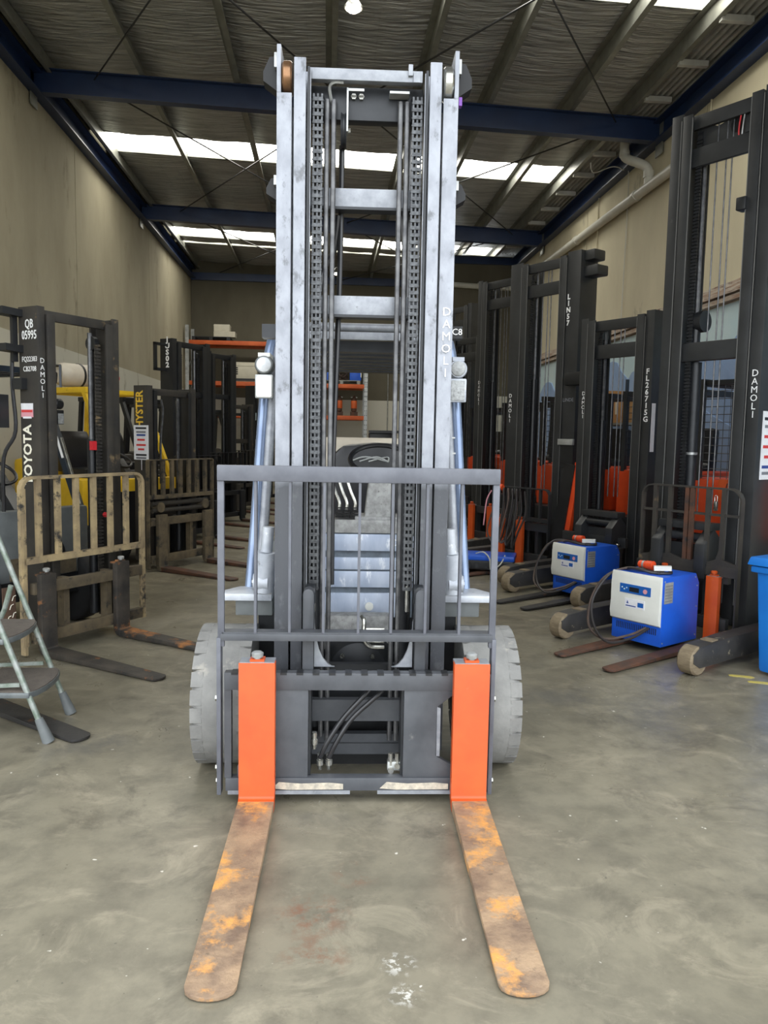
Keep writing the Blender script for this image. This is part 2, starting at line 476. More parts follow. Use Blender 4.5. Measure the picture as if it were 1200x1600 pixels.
for z0, z1, d in ((3.34, 3.40, .09), (3.42, 3.48, .12), (3.50, 3.57, .07)):
    bx(XR - d, XR, 3.0, 20.4, z0, z1).build('lintel_strip', 'lintel', wr)
for y, d in ((10.2, .03), (14.4, .03)):
    G().cyl((XR - .02, y, 3.5), (XR - .02, y, 6.3), .013, n=6).build('conduit', 'wall_concrete_lit', wr)

wf = struct(bx(XL - .2, XR + .2, Y0 - .2, Y0, 5.2, 7.1).build('wall_front', 'wall_concrete'))

# ceiling: roof sheets, insulation, purlins, rafters, skylights
SKY = [(8.3, 9.24), (14.5, 15.45), (20.68, 21.6), (22.1, 22.32)]
PUR = [-4.02, -2.70, -1.36, 0.0, 1.27, 2.28, 3.50, 4.36]
segs = []
y = Y0
for a, b in SKY:
    segs.append((y, a)); y = b
segs.append((y, Y1 + .1))
g = G()
for a, b in segs:
    g.prism([(XL - .2, roof_z(XL - .2) + .06), (XR + .2, roof_z(XR + .2) + .06), (XR + .2, roof_z(XR + .2) + .09), (XL - .2, roof_z(XL - .2) + .09)], 'y', a, b)
# edges beside the skylight strips
for a, b in SKY:
    for x0, x1 in ((XL - .2, PUR[0]), (PUR[-1], XR + .2)):
        g.prism([(x0, roof_z(x0) + .06), (x1, roof_z(x1) + .06), (x1, roof_z(x1) + .09), (x0, roof_z(x0) + .09)], 'y', a, b)
ceil = struct(g.build('ceiling', 'roof_steel'))
ceil['label'] = 'low pitched shed roof lined with silver foil insulation'
rnd = random.Random(3)
for a, b in segs:
    for x0, x1 in [(XL, PUR[0])] + list(zip(PUR, PUR[1:])):
        nx, ny = 6, max(2, int((b - a) / .35))
        gg = G(); vs = []; fs = []
        for j in range(ny + 1):
            for i in range(nx + 1):
                u, v = i / nx, j / ny
                x = x0 + (x1 - x0) * u
                sag = .035 * math.sin(math.pi * u) + rnd.uniform(-.006, .006)
                vs.append((x, a + (b - a) * v, roof_z(x) + .02 - sag))
        for j in range(ny):
            for i in range(nx):
                q = j * (nx + 1) + i
                fs.append((q, q + nx + 1, q + nx + 2, q + 1))
        gg.add(vs, fs).build('insulation_sheet', 'foil', ceil, ang=80)
for a, b in SKY:
    for x0, x1 in zip(PUR, PUR[1:]):
        gg = G(); vs = []; fs = []
        n = 20
        for i in range(n + 1):
            x = x0 + .03 + (x1 - x0 - .06) * i / n
            z = roof_z(x) + .05 + (.008 if i % 2 else -.008)
            vs += [(x, a, z), (x, b, z)]
        for i in range(n):
            fs.append((2 * i, 2 * i + 1, 2 * i + 3, 2 * i + 2))
        gg.add(vs, fs).build('skylight_panel', 'skylight', ceil)
    for yy in (a, b):
        G().prism([(PUR[0], roof_z(PUR[0]) - .0), (PUR[-1], roof_z(PUR[-1]) - .0), (PUR[-1], roof_z(PUR[-1]) + .06), (PUR[0], roof_z(PUR[0]) + .06)], 'y', yy - .012, yy + .012).build('skylight_edge', 'galv', ceil)
for x in PUR:
    z = roof_z(x)
    G().prism([(x - .07, z), (x + .008, z), (x + .008, z - .19), (x + .08, z - .19), (x + .08, z - .165), (x + .072, z - .165), (x + .072, z - .182), (x + .016, z - .182), (x + .016, z + .008), (x - .07, z + .008)], 'y', Y0, Y1).build('purlin', 'galv', ceil)
def ibeam_x(y, h, name):
    a, b = XL + .02, XR - .03
    za, zb = roof_z(a) - .20, roof_z(b) - .20
    gg = G()
    def slab(y0, y1, d0, d1):
        gg.add([(a, y0, za - d1), (b, y0, zb - d1), (b, y1, zb - d1), (a, y1, za - d1), (a, y0, za - d0), (b, y0, zb - d0), (b, y1, zb - d0), (a, y1, za - d0)],
               [(0, 3, 2, 1), (4, 5, 6, 7), (0, 1, 5, 4), (1, 2, 6, 5), (2, 3, 7, 6), (3, 0, 4, 7)])
    slab(y - .075, y + .075, 0, .014); slab(y - .006, y + .006, .014, h - .014); slab(y - .075, y + .075, h - .014, h)
    ra = gg.build(name, 'steel_navy', ceil)
    for s, xx in ((1, a), (-1, b)):
        zz = roof_z(xx) - .22
        bx(min(xx, xx + s * .02), max(xx, xx + s * .02), y - .12, y + .12, zz - h - .16, zz).build('end_plate', 'galv', ra)
for y in (5.4, 11.75, 18.13):
    ibeam_x(y, .33, 'rafter_beam')
for s, x in ((1, XL), (-1, XR)):
    z = roof_z(x) - .24
    d = 1 if s > 0 else -1
    gg = bx(min(x, x + d * .16), max(x, x + d * .16), Y0, Y1 if s > 0 else YS - .02, z - .02, z)
    gg.box(min(x, x + d * .16), max(x, x + d * .16), Y0, Y1 if s > 0 else YS - .02, z - .30, z - .28)
    gg.box(min(x + d * .02, x + d * .04), max(x + d * .02, x + d * .04), Y0, Y1 if s > 0 else YS - .02, z - .28, z - .02)
    gg.build('eave_beam', 'steel_navy', ceil)
x = XL + .22
gg = bx(x, x + .012, Y0, Y1, roof_z(x) - .24, roof_z(x)); gg.box(x, x + .07, Y0, Y1, roof_z(x) - .24, roof_z(x) - .228)
gg.build('purlin', 'galv', ceil)
# corrugated strip along the right eave with cross battens
gg = G(); vs = []; fs = []
n = 48
for i in range(n + 1):
    x = PUR[-1] + .06 + (XR - .04 - PUR[-1] - .06) * i / n
    z = roof_z(x) - .12 + .034 * math.sin(i * math.pi / 4)
    vs += [(x, Y0, z), (x, YS, z)]
for i in range(n): fs.append((2 * i, 2 * i + 1, 2 * i + 3, 2 * i + 2))
gg.add(vs, fs).build('corrugated_sheet', 'sheet_pale', ceil, ang=60)
y = 2.6
while y < 20.4:
    bx(PUR[-1] + .05, XR - .17, y, y + .07, roof_z(4.7) - .225, roof_z(4.7) - .155).build('batten', 'batten_pale', ceil)
    y += 1.06
def rod(p, q, r=.012): G().cyl(p, q, r, n=6).build('brace_rod', 'black_paint', ceil)
for ya, yb in ((5.5, 11.65), (11.85, 18.05), (18.25, 24.5)):
    for x0, x1 in ((-3.3, 0.2), (.4, 4.2)):
        zz = lambda x: roof_z(x) - .32
        rod((x0, ya, zz(x0)), (x1, yb, zz(x1)))
        rod((x1, ya, zz(x1)), (x0, yb, zz(x0)))

# hanging lamps
for i, (x, y, z, lab) in enumerate(((.24, 9.0, 6.30, 'bright hanging lamp near the top edge of the roof, closest to the mast top'),
                                    (.19, 20.0, 5.70, 'small hanging lamp far back, seen between the mast hoses'))):
    t = thing('hanging_lamp', lab, 'lamp', (x, y, z), 0)
    G().lathe([(.10, -.02), (.10, 0), (.055, .07), (.03, .11), (.012, .13)], (0, 0, 0), 'z', 20).build('shade', 'lamp_shade', t)
    G().lathe([(.02, -.05), (.06, -.045), (.085, -.025), (.085, -.01)], (0, 0, 0), 'z', 20).build('bulb', 'bulb', t)
    G().cyl((0, 0, .12), (0, 0, roof_z(x) - z - .03), .006, n=6).build('cord', 'wire_black', t)

# rainwater pipes along the right wall
t = thing('rainwater_pipe', 'long white plastic rainwater pipe running along the right wall', 'pipe', (0, 0, 0))
px, pz = XR - .10, 5.5
G().cyl((px, 2.6, pz - .12), (px, 20.45, pz + .08), .075, n=18).build('pipe_run', 'pvc_white', t)
for y in (4, 7, 9.8, 12.35, 15.3, 18.3):
    G().cyl((px, y, pz - .12 + .2 * (y - 2) / 18.45), (px, y + .12, pz - .12 + .2 * (y - 2) / 18.45), .088, n=18).build('collar', 'pvc_white', t)
dp = curve([(px - .28, 12.25, 6.35), (px - .28, 12.25, 6.1), (px - .26, 12.2, 5.98), (px - .06, 12.0, 5.82), (px, 11.95, 5.7), (px, 11.95, 5.5)], 5)
G().tube(dp, .07, 14).build('downpipe', 'pvc_white', t)
G().cyl((px - .28, 12.25, 6.10), (px - .28, 12.25, 6.02), .08, n=14).build('collar', 'pvc_white', t)
G().cyl((px, 11.95, 5.72), (px, 11.95, 5.62), .08, n=14).build('collar', 'pvc_white', t)
t = thing('rainwater_pipe', 'white plastic pipe running level across the far wall', 'pipe', (0, 0, 0))
G().cyl((XS + .1, YS - .10, 5.62), (XR - .12, YS - .10, 5.57), .07, n=14).build('pipe_run', 'pvc_white', t)
G().cyl((3.9, YS - .10, 5.605), (4.0, YS - .10, 5.6), .082, n=14).build('collar', 'pvc_white', t)
t = G().tube(curve([(4.36, 13.2, 6.25), (4.45, 13.3, 6.12), (4.7, 13.1, 6.16), (4.8, 12.9, 6.05), (XR - .03, 12.95, 5.9), (XR - .03, 13, 3.6)], 6), .009, 6).build('power_cable', 'pvc_white')
tag(t, 'thin white cable looping from the roof edge down the right wall', 'cable')
t = G().tube([(XS - .08, Y1 - .04, 3.65), (1.95, Y1 - .04, 3.65), (1.9, Y1 - .04, 3.6), (1.9, Y1 - .04, 1.2)], .016, 8).build('wall_conduit', 'galv_light')
tag(t, 'thin metal conduit bent down the far back wall', 'conduit')

# ------------------------------------------------------------------ forklift pieces
def chan(s, xo, xi, y0, y1, t=.014, cx=0.0):
    return [(cx + s * x, y) for x, y in ((xo, y0), (xi, y0), (xi, y0 + t * 1.4), (xo - t, y0 + t * 1.4), (xo - t, y1 - t * 1.4), (xi, y1 - t * 1.4), (xi, y1), (xo, y1))]
def leaf_chain(x, y, z0, z1, w=.043, pitch=.031):
    """blocks of link plates with two open eyes between every pair of pins"""
    g = G(); z = z0; h = w / 2
    while z < z1:
        g.box(x - h, x + h, y - .013, y + .010, z, z + pitch * .50)
        g.box(x - h * 1.12, x + h * 1.12, y - .004, y + .004, z + pitch * .15, z + pitch * .35)
        for o in (-.82, 0, .82):
            g.box(x + o * h - .0038, x + o * h + .0038, y - .010, y + .007, z + pitch * .50, z + pitch)
        z += pitch
    return g
def ribbed_chain(x, y, z0, z1, w=.05, pitch=.028):
    g = bx(x - w * .35, x + w * .35, y + .006, y + .014, z0, z1); z = z0
    while z < z1:
        g.box(x - w / 2, x + w / 2, y - .008, y + .008, z, z + pitch * .6)
        z += pitch
    return g
def fork(T, xc, w, zt, L, m_sh, m_bl, y=0.0, th=.045, ytip=.10, z0=.006, pin=True, pinm='chrome'):
    """L shaped fork: shank face at y, blade reaching to y-L"""
    h = w / 2
    r = .014
    prof = [(y + th, zt + .0), (y, zt)] + [(y - r + r * math.cos(R(a)), z0 + th + r - r * math.sin(R(a))) for a in (0, 30, 60, 85)] + \
           [(y - .022, z0 + th * .995), (y - .022, z0)] + [(y + th - .07 + .07 * math.cos(R(a)), z0 + .07 + .07 * math.sin(R(a))) for a in (-90, -60, -30, 0)]
    o = G().prism(prof, 'x', xc - h, xc + h).build('fork', m_sh, T, bev=.003)
    # blade with rounded tip and taper
    out = []
    n = 8
    for i in range(n + 1):
        a = math.pi * i / n
        out.append((h * math.cos(a), -(L - h * .62) - h * .62 * math.sin(a)))
    plan = [(h, -.022)] + [(h, -L * .5)] + out + [(-h, -L * .5), (-h, -.022)]
    def zt_(yy): return z0 + th * .98 + (.013 - th * .98) * min(1, max(0, (-yy - .022) / (L - .022)))
    m = len(plan)
    vs = [(xc + px, y + py, zt_(py)) for px, py in plan] + [(xc + px * .985, y + py, z0) for px, py in plan]
    fs = [tuple(range(m)), tuple(range(2 * m - 1, m - 1, -1))] + [(i, (i + 1) % m, m + (i + 1) % m, m + i) for i in range(m)]
    G().add(vs, fs).build('fork_blade', m_bl, o, bev=.002)
    if pin:
        G().lathe([(.014, 0), (.014, .022), (.024, .024), (.026, .04), (.018, .046)], (xc, y + th * .5, zt - .002), 'z', 14).build('latch_pin', pinm, o)
        bx(xc - h + .003, xc + h - .003, y + .004, y + th + .03, zt - .012, zt + .003).build('fork_hook', 'steel_grey' if m_sh == 'paint_orange' else m_sh, o)
        bx(xc - .03, xc + .03, y + .01, y + th + .01, zt + .0, zt + .014).build('latch_boss', m_sh, o)
    return o
def wheel(T, xa, xb, yc, r, m='rubber', lugs=24, rim='body_grey', name='wheel'):
    w = xb - xa
    o = G().lathe([(r * .62, 0), (r * .90, .0), (r * .97, w * .07), (r, w * .16), (r, w * .84), (r * .97, w * .93), (r * .90, w), (r * .62, w)], (xa, yc, r), 'x', 40).build(name, m, T)
    G().lathe([(r * .2, w * .2), (r * .60, w * .12), (r * .63, .02), (r * .63, w - .02), (r * .60, w * .88), (r * .2, w * .8)], (xa, yc, r), 'x', 28).build('rim', rim, o)
    if lugs:
        g = G()
        for k in range(lugs):
            a0 = 2 * math.pi * k / lugs; da = 2 * math.pi / lugs * .42
            for s, x0, x1 in ((0, -.002, w * .20), (.5, w * .80, w + .002)):
                a = a0 + s * 2 * math.pi / lugs
                P = []
                for rr in (r * .88, r * 1.004):
                    for aa in (a - da, a + da):
                        for x in (x0, x1):
                            P.append((xa + x, yc + rr * math.cos(aa), r + rr * math.sin(aa)))
                g.add(P, [(0, 1, 3, 2), (4, 6, 7, 5), (0, 4, 5, 1), (2, 3, 7, 6), (0, 2, 6, 4), (1, 5, 7, 3)])
        stuff(g.build('tread_lugs', m, o))
    return o

# ------------------------------------------------------------------ the forklift in front
FT = thing('forklift', 'large grey forklift with tall mast and two bright orange forks facing the camera', 'forklift', (.147, 3.25, 0), -1.8)
for xc in (-.428, .482):
    fork(FT, xc, .152, .648, 1.19 - .06, 'paint_orange', 'rust_blade', y=-.065, th=.05, pinm='galv_light')
# carriage
ca = G()
ca.box(-.575, .585, 0, .05, .51, .586)
ca_o = ca.build('carriage_bar', 'carriage_grey', FT, bev=.004)
for k in range(16):
    x = -.53 + k * .0695
    bx(x - .014, x + .014, -.002, .052, .578, .588).build('notch', 'black_paint', ca_o)
cb = bx(-.57, .58, 0, .05, .06, .118).build('carriage_bar', 'carriage_grey', FT, bev=.004)
for x0, x1 in ((-.37, -.06), (.10, .40)):
    pl = [(x0, .072), (x0 + .25 * (x1 - x0), .066), (x1, .068), (x1, .092), (x0 + .8 * (x1 - x0), .098), (x0 + .4 * (x1 - x0), .094), (x0 + .1 * (x1 - x0), .101)]
    G().prism(pl, 'y', -.0015, .003).build('bare_metal_patch', 'bare_patch', cb)
bx(-.56, -.03, .0, .05, .045, .062).build('carriage_lip', 'steel_grey', cb)
bx(.09, .57, .0, .05, .045, .062).build('carriage_lip', 'steel_grey', cb)
pr = [(.200, .118), (.200, .51), (.42, .51), (.415, .49), (.347, .437), (.343, .215), (.42, .17), (.42, .118)]
G().prism(pr, 'y', .008, .04).build('carriage_plate', 'carriage_grey', FT, bev=.003)
G().prism([(.345, .437), (.36, .43), (.36, .215), (.345, .215)], 'y', .006, .045).build('plate_edge', 'steel_grey', FT)
G().prism([(-.215, .118), (-.215, .51), (-.52, .51), (-.50, .47), (-.49, .437), (-.49, .2), (-.52, .17), (-.52, .118)], 'y', .008, .04).build('carriage_plate', 'carriage_grey', FT, bev=.003)
for x0, x1 in ((-.575, -.545), (.555, .585)):
    bx(x0, x1, .006, .044, .118, .51).build('carriage_post', 'carriage_grey', FT)
for x0, x1 in ((-.225, -.205), (.190, .212)):
    bx(x0, x1, .03, .16, .12, .51).build('carriage_rib', 'mast_dark', FT)
# load backrest
lb = bx(-.602, .588, -.008, .026, 1.408, 1.474).build('load_backrest', 'guard_grey', FT, bev=.004)
for x0, x1 in ((-.602, -.574), (.560, .588)):
    bx(x0, x1, .0, .022, .70, 1.408).build('side_post', 'guard_grey', lb, bev=.003)
bx(-.606, -.588, -.006, .05, .045, .74).build('side_plate', 'guard_grey', lb, bev=.002)
bx(.574, .592, -.006, .05, .045, .74).build('side_plate', 'guard_grey', lb, bev=.002)
bx(-.59, .575, -.004, .028, .727, .757).build('mid_bar', 'carriage_grey', lb, bev=.002)
bx(-.585, .57, .0, .06, .757, .764).build('mid_bar_top', 'carriage_grey', lb)
for x in (-.443, -.298, -.154, -.005, .135, .282, .429):
    bx(x - .0055, x + .0055, .0, .038, .757, 1.41).build('upright_bar', 'guard_grey', lb)
for x, z in ((-.615, .47), (-.612, .10), (.60, .47), (.60, .10), (-.615, .16)):
    G().cyl((x, .02, z), (x + (.02 if x < 0 else -.02), .02, z), .014, n=6).build('bolt', 'chrome', lb)
# mast
MY = .205
for s in (-1, 1):
    cx = .006
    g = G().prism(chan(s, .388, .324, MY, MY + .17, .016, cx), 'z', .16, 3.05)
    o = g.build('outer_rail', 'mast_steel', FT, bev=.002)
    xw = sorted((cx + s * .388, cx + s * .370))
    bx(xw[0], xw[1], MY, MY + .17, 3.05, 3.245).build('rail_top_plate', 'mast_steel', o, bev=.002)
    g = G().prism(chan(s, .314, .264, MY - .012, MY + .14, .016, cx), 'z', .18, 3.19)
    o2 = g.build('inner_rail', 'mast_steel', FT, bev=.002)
    xg = sorted((cx + s * .258, cx + s * .248))
    bx(xg[0], xg[1], MY + .0, MY + .15, .5, 3.16).build('carriage_rail', 'mast_dark', FT)
    xg = sorted((cx + s * .2465, cx + s * .243))
    bx(xg[0], xg[1], MY + .005, MY + .012, .9, 3.15).build('rail_edge', 'steel_grey', FT)
    # top roller
    G().lathe([(.02, -.022), (.062, -.021), (.07, -.014), (.07, .014), (.062, .021), (.02, .022)], (cx + s * .345, MY + .05, 3.125), 'x', 28).build('mast_roller', 'bronze' if s < 0 else 'chrome', FT)
    # brackets behind
    for zc, hh, w in ((3.15, .075, .06), (2.67, .05, .045)):
        xs = lambda q: cx + s * q
        pl = [(xs(.386), zc + hh), (xs(.392 + w * .55), zc + hh * .9), (xs(.392 + w), zc + hh * .1), (xs(.392 + w), zc - hh * .4), (xs(.386), zc - hh)]
        G().prism(pl, 'y', MY + .06, MY + .14).build('mast_bracket', 'deep_black', FT)
        bx(*sorted((xs(.388), xs(.402))), MY + .03, MY + .06, zc + hh * .2, zc + hh).build('bracket_pad', 'galv_light', FT)
bx(-.250, .240, MY + .02, MY + .06, 3.118, 3.166).build('top_crossbar', 'steel_grey', FT, bev=.004)
bx(-.250, .250, MY + .10, MY + .16, 2.985, 3.125).build('chain_anchor_beam', 'mast_dark', FT, bev=.004)
bx(.178, .196, MY + .005, MY + .04, 3.14, 3.185).build('stop_block', 'steel_grey', FT)
bx(.20, .228, MY + .01, MY + .03, 3.115, 3.155).build('stop_block', 'steel_grey', FT)
for z0, z1 in ((2.618, 2.703), (2.148, 2.234)):
    bx(-.25, .25, MY + .12, MY + .16, z0, z1).build('mast_crossbar', 'steel_grey', FT, bev=.005)
    bx(-.25, .25, MY + .10, MY + .17, z0 - .012, z0).build('crossbar_lip', 'mast_dark', FT)
for xc in (-.209, .222):
    stuff(leaf_chain(xc, MY + .055, .90, 3.06).build('lift_chain', 'chain', FT))
    G().lathe([(.02, -.025), (.055, -.025), (.055, -.018), (.045, -.016), (.045, .016), (.055, .018), (.055, .025), (.02, .025)], (xc, MY + .115, 3.03), 'x', 24).build('chain_sheave', 'mast_dark', FT)
    G().cyl((xc, MY + .055, .80), (xc, MY + .055, .92), .011, n=8).build('chain_anchor', 'chrome', FT)
# hydraulic lines
for x, z0 in ((-.170, .22), (-.141, .20), (.150, .2), (.179, .2)):
    G().tube(curve([(x, MY + .09, 3.06), (x, MY + .07, 2.9), (x, MY + .07, 1.5), (x, MY + .05, .7), (x, MY + .02, z0)], 5), .0115, 10).build('hydraulic_hose', 'hose_grey', FT)
G().tube(curve([(-.15, MY + .1, 3.05), (-.16, MY + .06, 3.10), (-.14, MY + .04, 3.115), (-.10, MY + .04, 3.116)], 5), .007, 6).build('hose_guide', 'galv_light', FT)
bx(.10, .185, MY + .03, MY + .09, 3.075, 3.085).build('hose_bracket', 'galv_light', FT)
bx(-.085, -.078, MY + .05, MY + .11, 2.92, 3.10).build('pulley_bracket', 'galv_light', FT)
bx(-.085, -.01, MY + .05, MY + .056, 3.088, 3.098).build('pulley_bracket', 'galv_light', FT)
for x in (-.055, -.022):
    G().cyl((x, MY + .10, 3.08), (x, MY + .085, 3.08), .013, n=6).build('bolt', 'chrome', FT)
G().lathe([(.02, -.008), (.075, -.012), (.068, -.003), (.068, .003), (.075, .012), (.02, .008)], (-.098, MY + .13, 2.95), 'x', 26).build('hose_pulley', 'mast_dark', FT)
G().cyl((-.11, MY + .13, 2.95), (-.068, MY + .13, 2.95), .012, n=8).build('pulley_pin', 'chrome', FT)
G().tube(curve([(-.105, MY + .17, 2.9), (-.11, MY + .2, 2.3), (-.13, MY + .2, 1.5), (-.13, MY + .18, .9)], 6), .013, 8).build('hydraulic_hose', 'hose', FT)
G().tube(curve([(-.12, MY + .18, 2.60), (-.14, MY + .21, 2.45), (-.20, MY + .22, 2.3), (-.22, MY + .2, 1.8)], 6), .014, 8).build('hydraulic_hose', 'hose', FT)
G().tube(curve([(.17, MY + .2, 2.62), (.19, MY + .22, 2.48), (.215, MY + .22, 2.38), (.23, MY + .21, 1.8)], 6), .013, 8).build('hydraulic_hose', 'hose', FT)
for s in (-1, 1):
    G().cyl((s * .215, MY + .215, .2), (s * .215, MY + .215, 1.9), .035, n=16).build('lift_cylinder', 'mast_dark', FT)
    G().cyl((s * .215, MY + .215, 1.9), (s * .215, MY + .215, 3.0), .02, n=12).build('cylinder_rod', 'hose_grey', FT)
# carriage uprights with rounded heads and curved gussets
for xc, s in ((-.222, -1), (.292, 1)):
    xc = -.222 if s < 0 else .270
    pl = [(xc - .024, .56), (xc + .024, .56)] + [(xc + .024 * math.cos(R(a)), .915 + .024 * math.sin(R(a))) for a in range(0, 181, 30)]
    G().prism(pl, 'y', .07, .16).build('carriage_upright', 'carriage_grey', FT, bev=.003)
    G().cyl((xc - s * .006 - .02, .165, .90), (xc - s * .006 + .02, .165, .90), .045, n=20).build('guide_roller', 'mast_dark', FT)
pl = [(-.196, .585), (-.196, .80)] + [(-.105 - .09 + .09 * (1 - math.cos(R(a))), .80 - .215 * math.sin(R(a))) for a in (10, 25, 40, 55, 70, 82)] + [(-.105, .585)]
G().prism(pl, 'y', .10, .115).build('gusset', 'steel_grey', FT)
pl2 = [(-x + .042, z) for x, z in pl]
G().prism(pl2, 'y', .10, .115).build('gusset', 'steel_grey', FT)
# things behind the carriage window
bx(-.30, .30, .42, .46, .0, .26).build('cavity_dark_plate', 'black_paint', FT)  # black plate added so the cavity behind the window reads dark
bx(-.25, .25, .36, .40, .24, .52).build('mast_base_plate', 'mast_dark', FT)
bx(-.30, .30, .20, .24, .30, .40).build('mast_base_beam', 'carriage_grey', FT)
bx(-.25, .22, .30, .34, .10, .20).build('mast_foot_beam', 'carriage_grey', FT)
bx(-.25, .22, .296, .34, .155, .158).build('weld_line', 'mast_dark', FT)
G().lathe([(.02, 0), (.10, .0), (.13, .1), (.13, .3)], (.03, .42, .24), 'y', 24).build('axle_nose', 'mast_dark', FT)
for x, xe in ((.06, -.165), (.12, -.125)):
    G().tube(curve([(x + .04, .16, .53), (x - .02, .10, .47), (xe + .10, .07, .36), (xe + .03, .06, .25), (xe, .07, .18)], 7), .011, 10).build('hydraulic_hose', 'hose', FT)
for x in (-.165, -.125, .150, .179, -.19):
    o = G().lathe([(.009, 0), (.011, .02), (.016, .022), (.016, .045), (.012, .047), (.012, .075)], (x, .075, .125 if x != -.19 else .22), 'z', 10).build('hose_fitting', 'chrome', FT)
bx(.135, .20, .06, .10, .125, .165).build('valve_block', 'galv_light', FT, bev=.004)
for x, z in ((.15, .13), (.178, .15)):
    G().cyl((x, .045, z), (x, .065, z), .013, n=12).build('bolt', 'chrome', FT)
# axle, pipes and front cowl
G().lathe([(.05, 0), (.14, .02), (.19, .10), (.20, .2)], (.005, .50, .44), 'y', 30).build('axle_housing', 'mast_dark', FT)
for x in (-.075, .075):
    G().cyl((x, .49, .52), (x, .51, .52), .012, n=8).build('bolt', 'chrome', FT)
G().tube(curve([(.02, .5, .72), (.03, .47, .70), (.03, .46, .62), (.06, .46, .58), (.13, .46, .575)], 6), .011, 8).build('brake_pipe', 'chrome', FT)
for z in (.60, .66):
    G().cyl((.04, .48, z), (.13, .48, z), .011, n=8).build('pipe_fitting', 'chrome', FT)
G().cyl((-.16, .5, .635), (.10, .5, .635), .007, n=6).build('brake_pipe', 'chrome', FT)
bx(-.17, .17, .60, .70, .50, .70).build('valve_chest', 'speckle', FT, bev=.02)
cw = bx(-.30, .32, .82, .86, .64, 1.16).build('front_cowl', 'cowl_groove', FT)
for z0, z1, m in ((1.095, 1.165, 'speckle'), (1.0, 1.09, 'cowl_silver'), (.90, .965, 'cowl_silver'), (.805, .892, 'cowl_silver'), (.645, .775, 'cowl_silver')):
    bx(-.30 if z0 > .8 else -.21, .32 if z0 > .8 else .23, .80, .82, z0, z1).build('cowl_panel', m, cw, bev=.005)
G().cyl((.062, .785, .705), (.062, .80, .705), .022, n=18).build('cowl_bolt', 'plastic_white', cw)
bx(-.10, .17, .76, .81, .595, .64).build('cowl_bracket', 'mast_dark', cw)
bx(-.17, -.10, .77, .81, .56, .66).build('cowl_bracket', 'speckle', cw)
text(cw, 'OPS', (.215, .798, 1.045), .055, 'ink_white')
# levers, steering column, wheel and seat
for i, x in enumerate((-.105, -.065, -.02)):
    g = G()
    for k in range(5):
        g.cyl((x, .93, 1.165 + k * .012), (x, .93, 1.172 + k * .012), .022 - .002 * k, n=10)
    g.build('lever_boot', 'rubber_black', FT)
    G().tube(curve([(x, .93, 1.21), (x + .0, .93, 1.25), (x - .025, .94, 1.31), (x - .06, .96, 1.42)], 5), .009, 8).build('hydraulic_lever', 'chrome', FT)
G().prism([(.03, 1.165), (.20, 1.165), (.195, 1.30), (.185, 1.42), (.06, 1.42), (.045, 1.30)], 'y', .90, 1.04).build('steering_column', 'speckle', FT, bev=.01)
bx(-.02, .22, .86, 1.1, 1.15, 1.175).build('column_base', 'speckle', FT, bev=.006)
sw = []
for k in range(24):
    a = 2 * math.pi * k / 24
    sw.append((.12 + .17 * math.cos(a), 1.10 + .13 * math.sin(a), 1.475 + .08 * math.sin(a)))
G().tube(sw, .014, 8, close=True).build('steering_wheel', 'seat_black', FT)
g = G()
prof = [(-.20, 1.32), (-.175, 1.47), (-.10, 1.545), (.10, 1.565), (.27, 1.56), (.345, 1.50), (.37, 1.34), (.36, 1.05), (-.19, 1.05)]
g.prism(prof, 'y', 1.85, 2.0)
g.build('seat_back', 'seat_black', FT, bev=.035)
bx(-.15, .33, 1.35, 1.9, .95, 1.12).build('seat_cushion', 'seat_black', FT, bev=.04)
for k in range(3):
    G().tube(curve([(-.05 + k * .06, 1.842, 1.44), (.05 + k * .07, 1.838, 1.47), (.2, 1.842, 1.44)], 5), .006, 6).build('seat_seam', 'galv_light', FT)
bx(-.50, .50, 1.2, 2.75, .45, 1.0).build('engine_hood', 'body_grey', FT, bev=.03)
bx(-.52, .52, 2.4, 2.95, .22, 1.32).build('counterweight', 'body_grey', FT, bev=.06)
G().cyl((-.42, 2.6, 1.44), (.42, 2.6, 1.44), .155, n=24).build('gas_cylinder', 'tank_cream', FT)
bx(-.50, .50, .88, 2.4, .32, .46).build('chassis', 'black_paint', FT)
bx(-.5, .5, .87, .9, .46, .9).build('footwell_panel', 'mast_dark', FT)
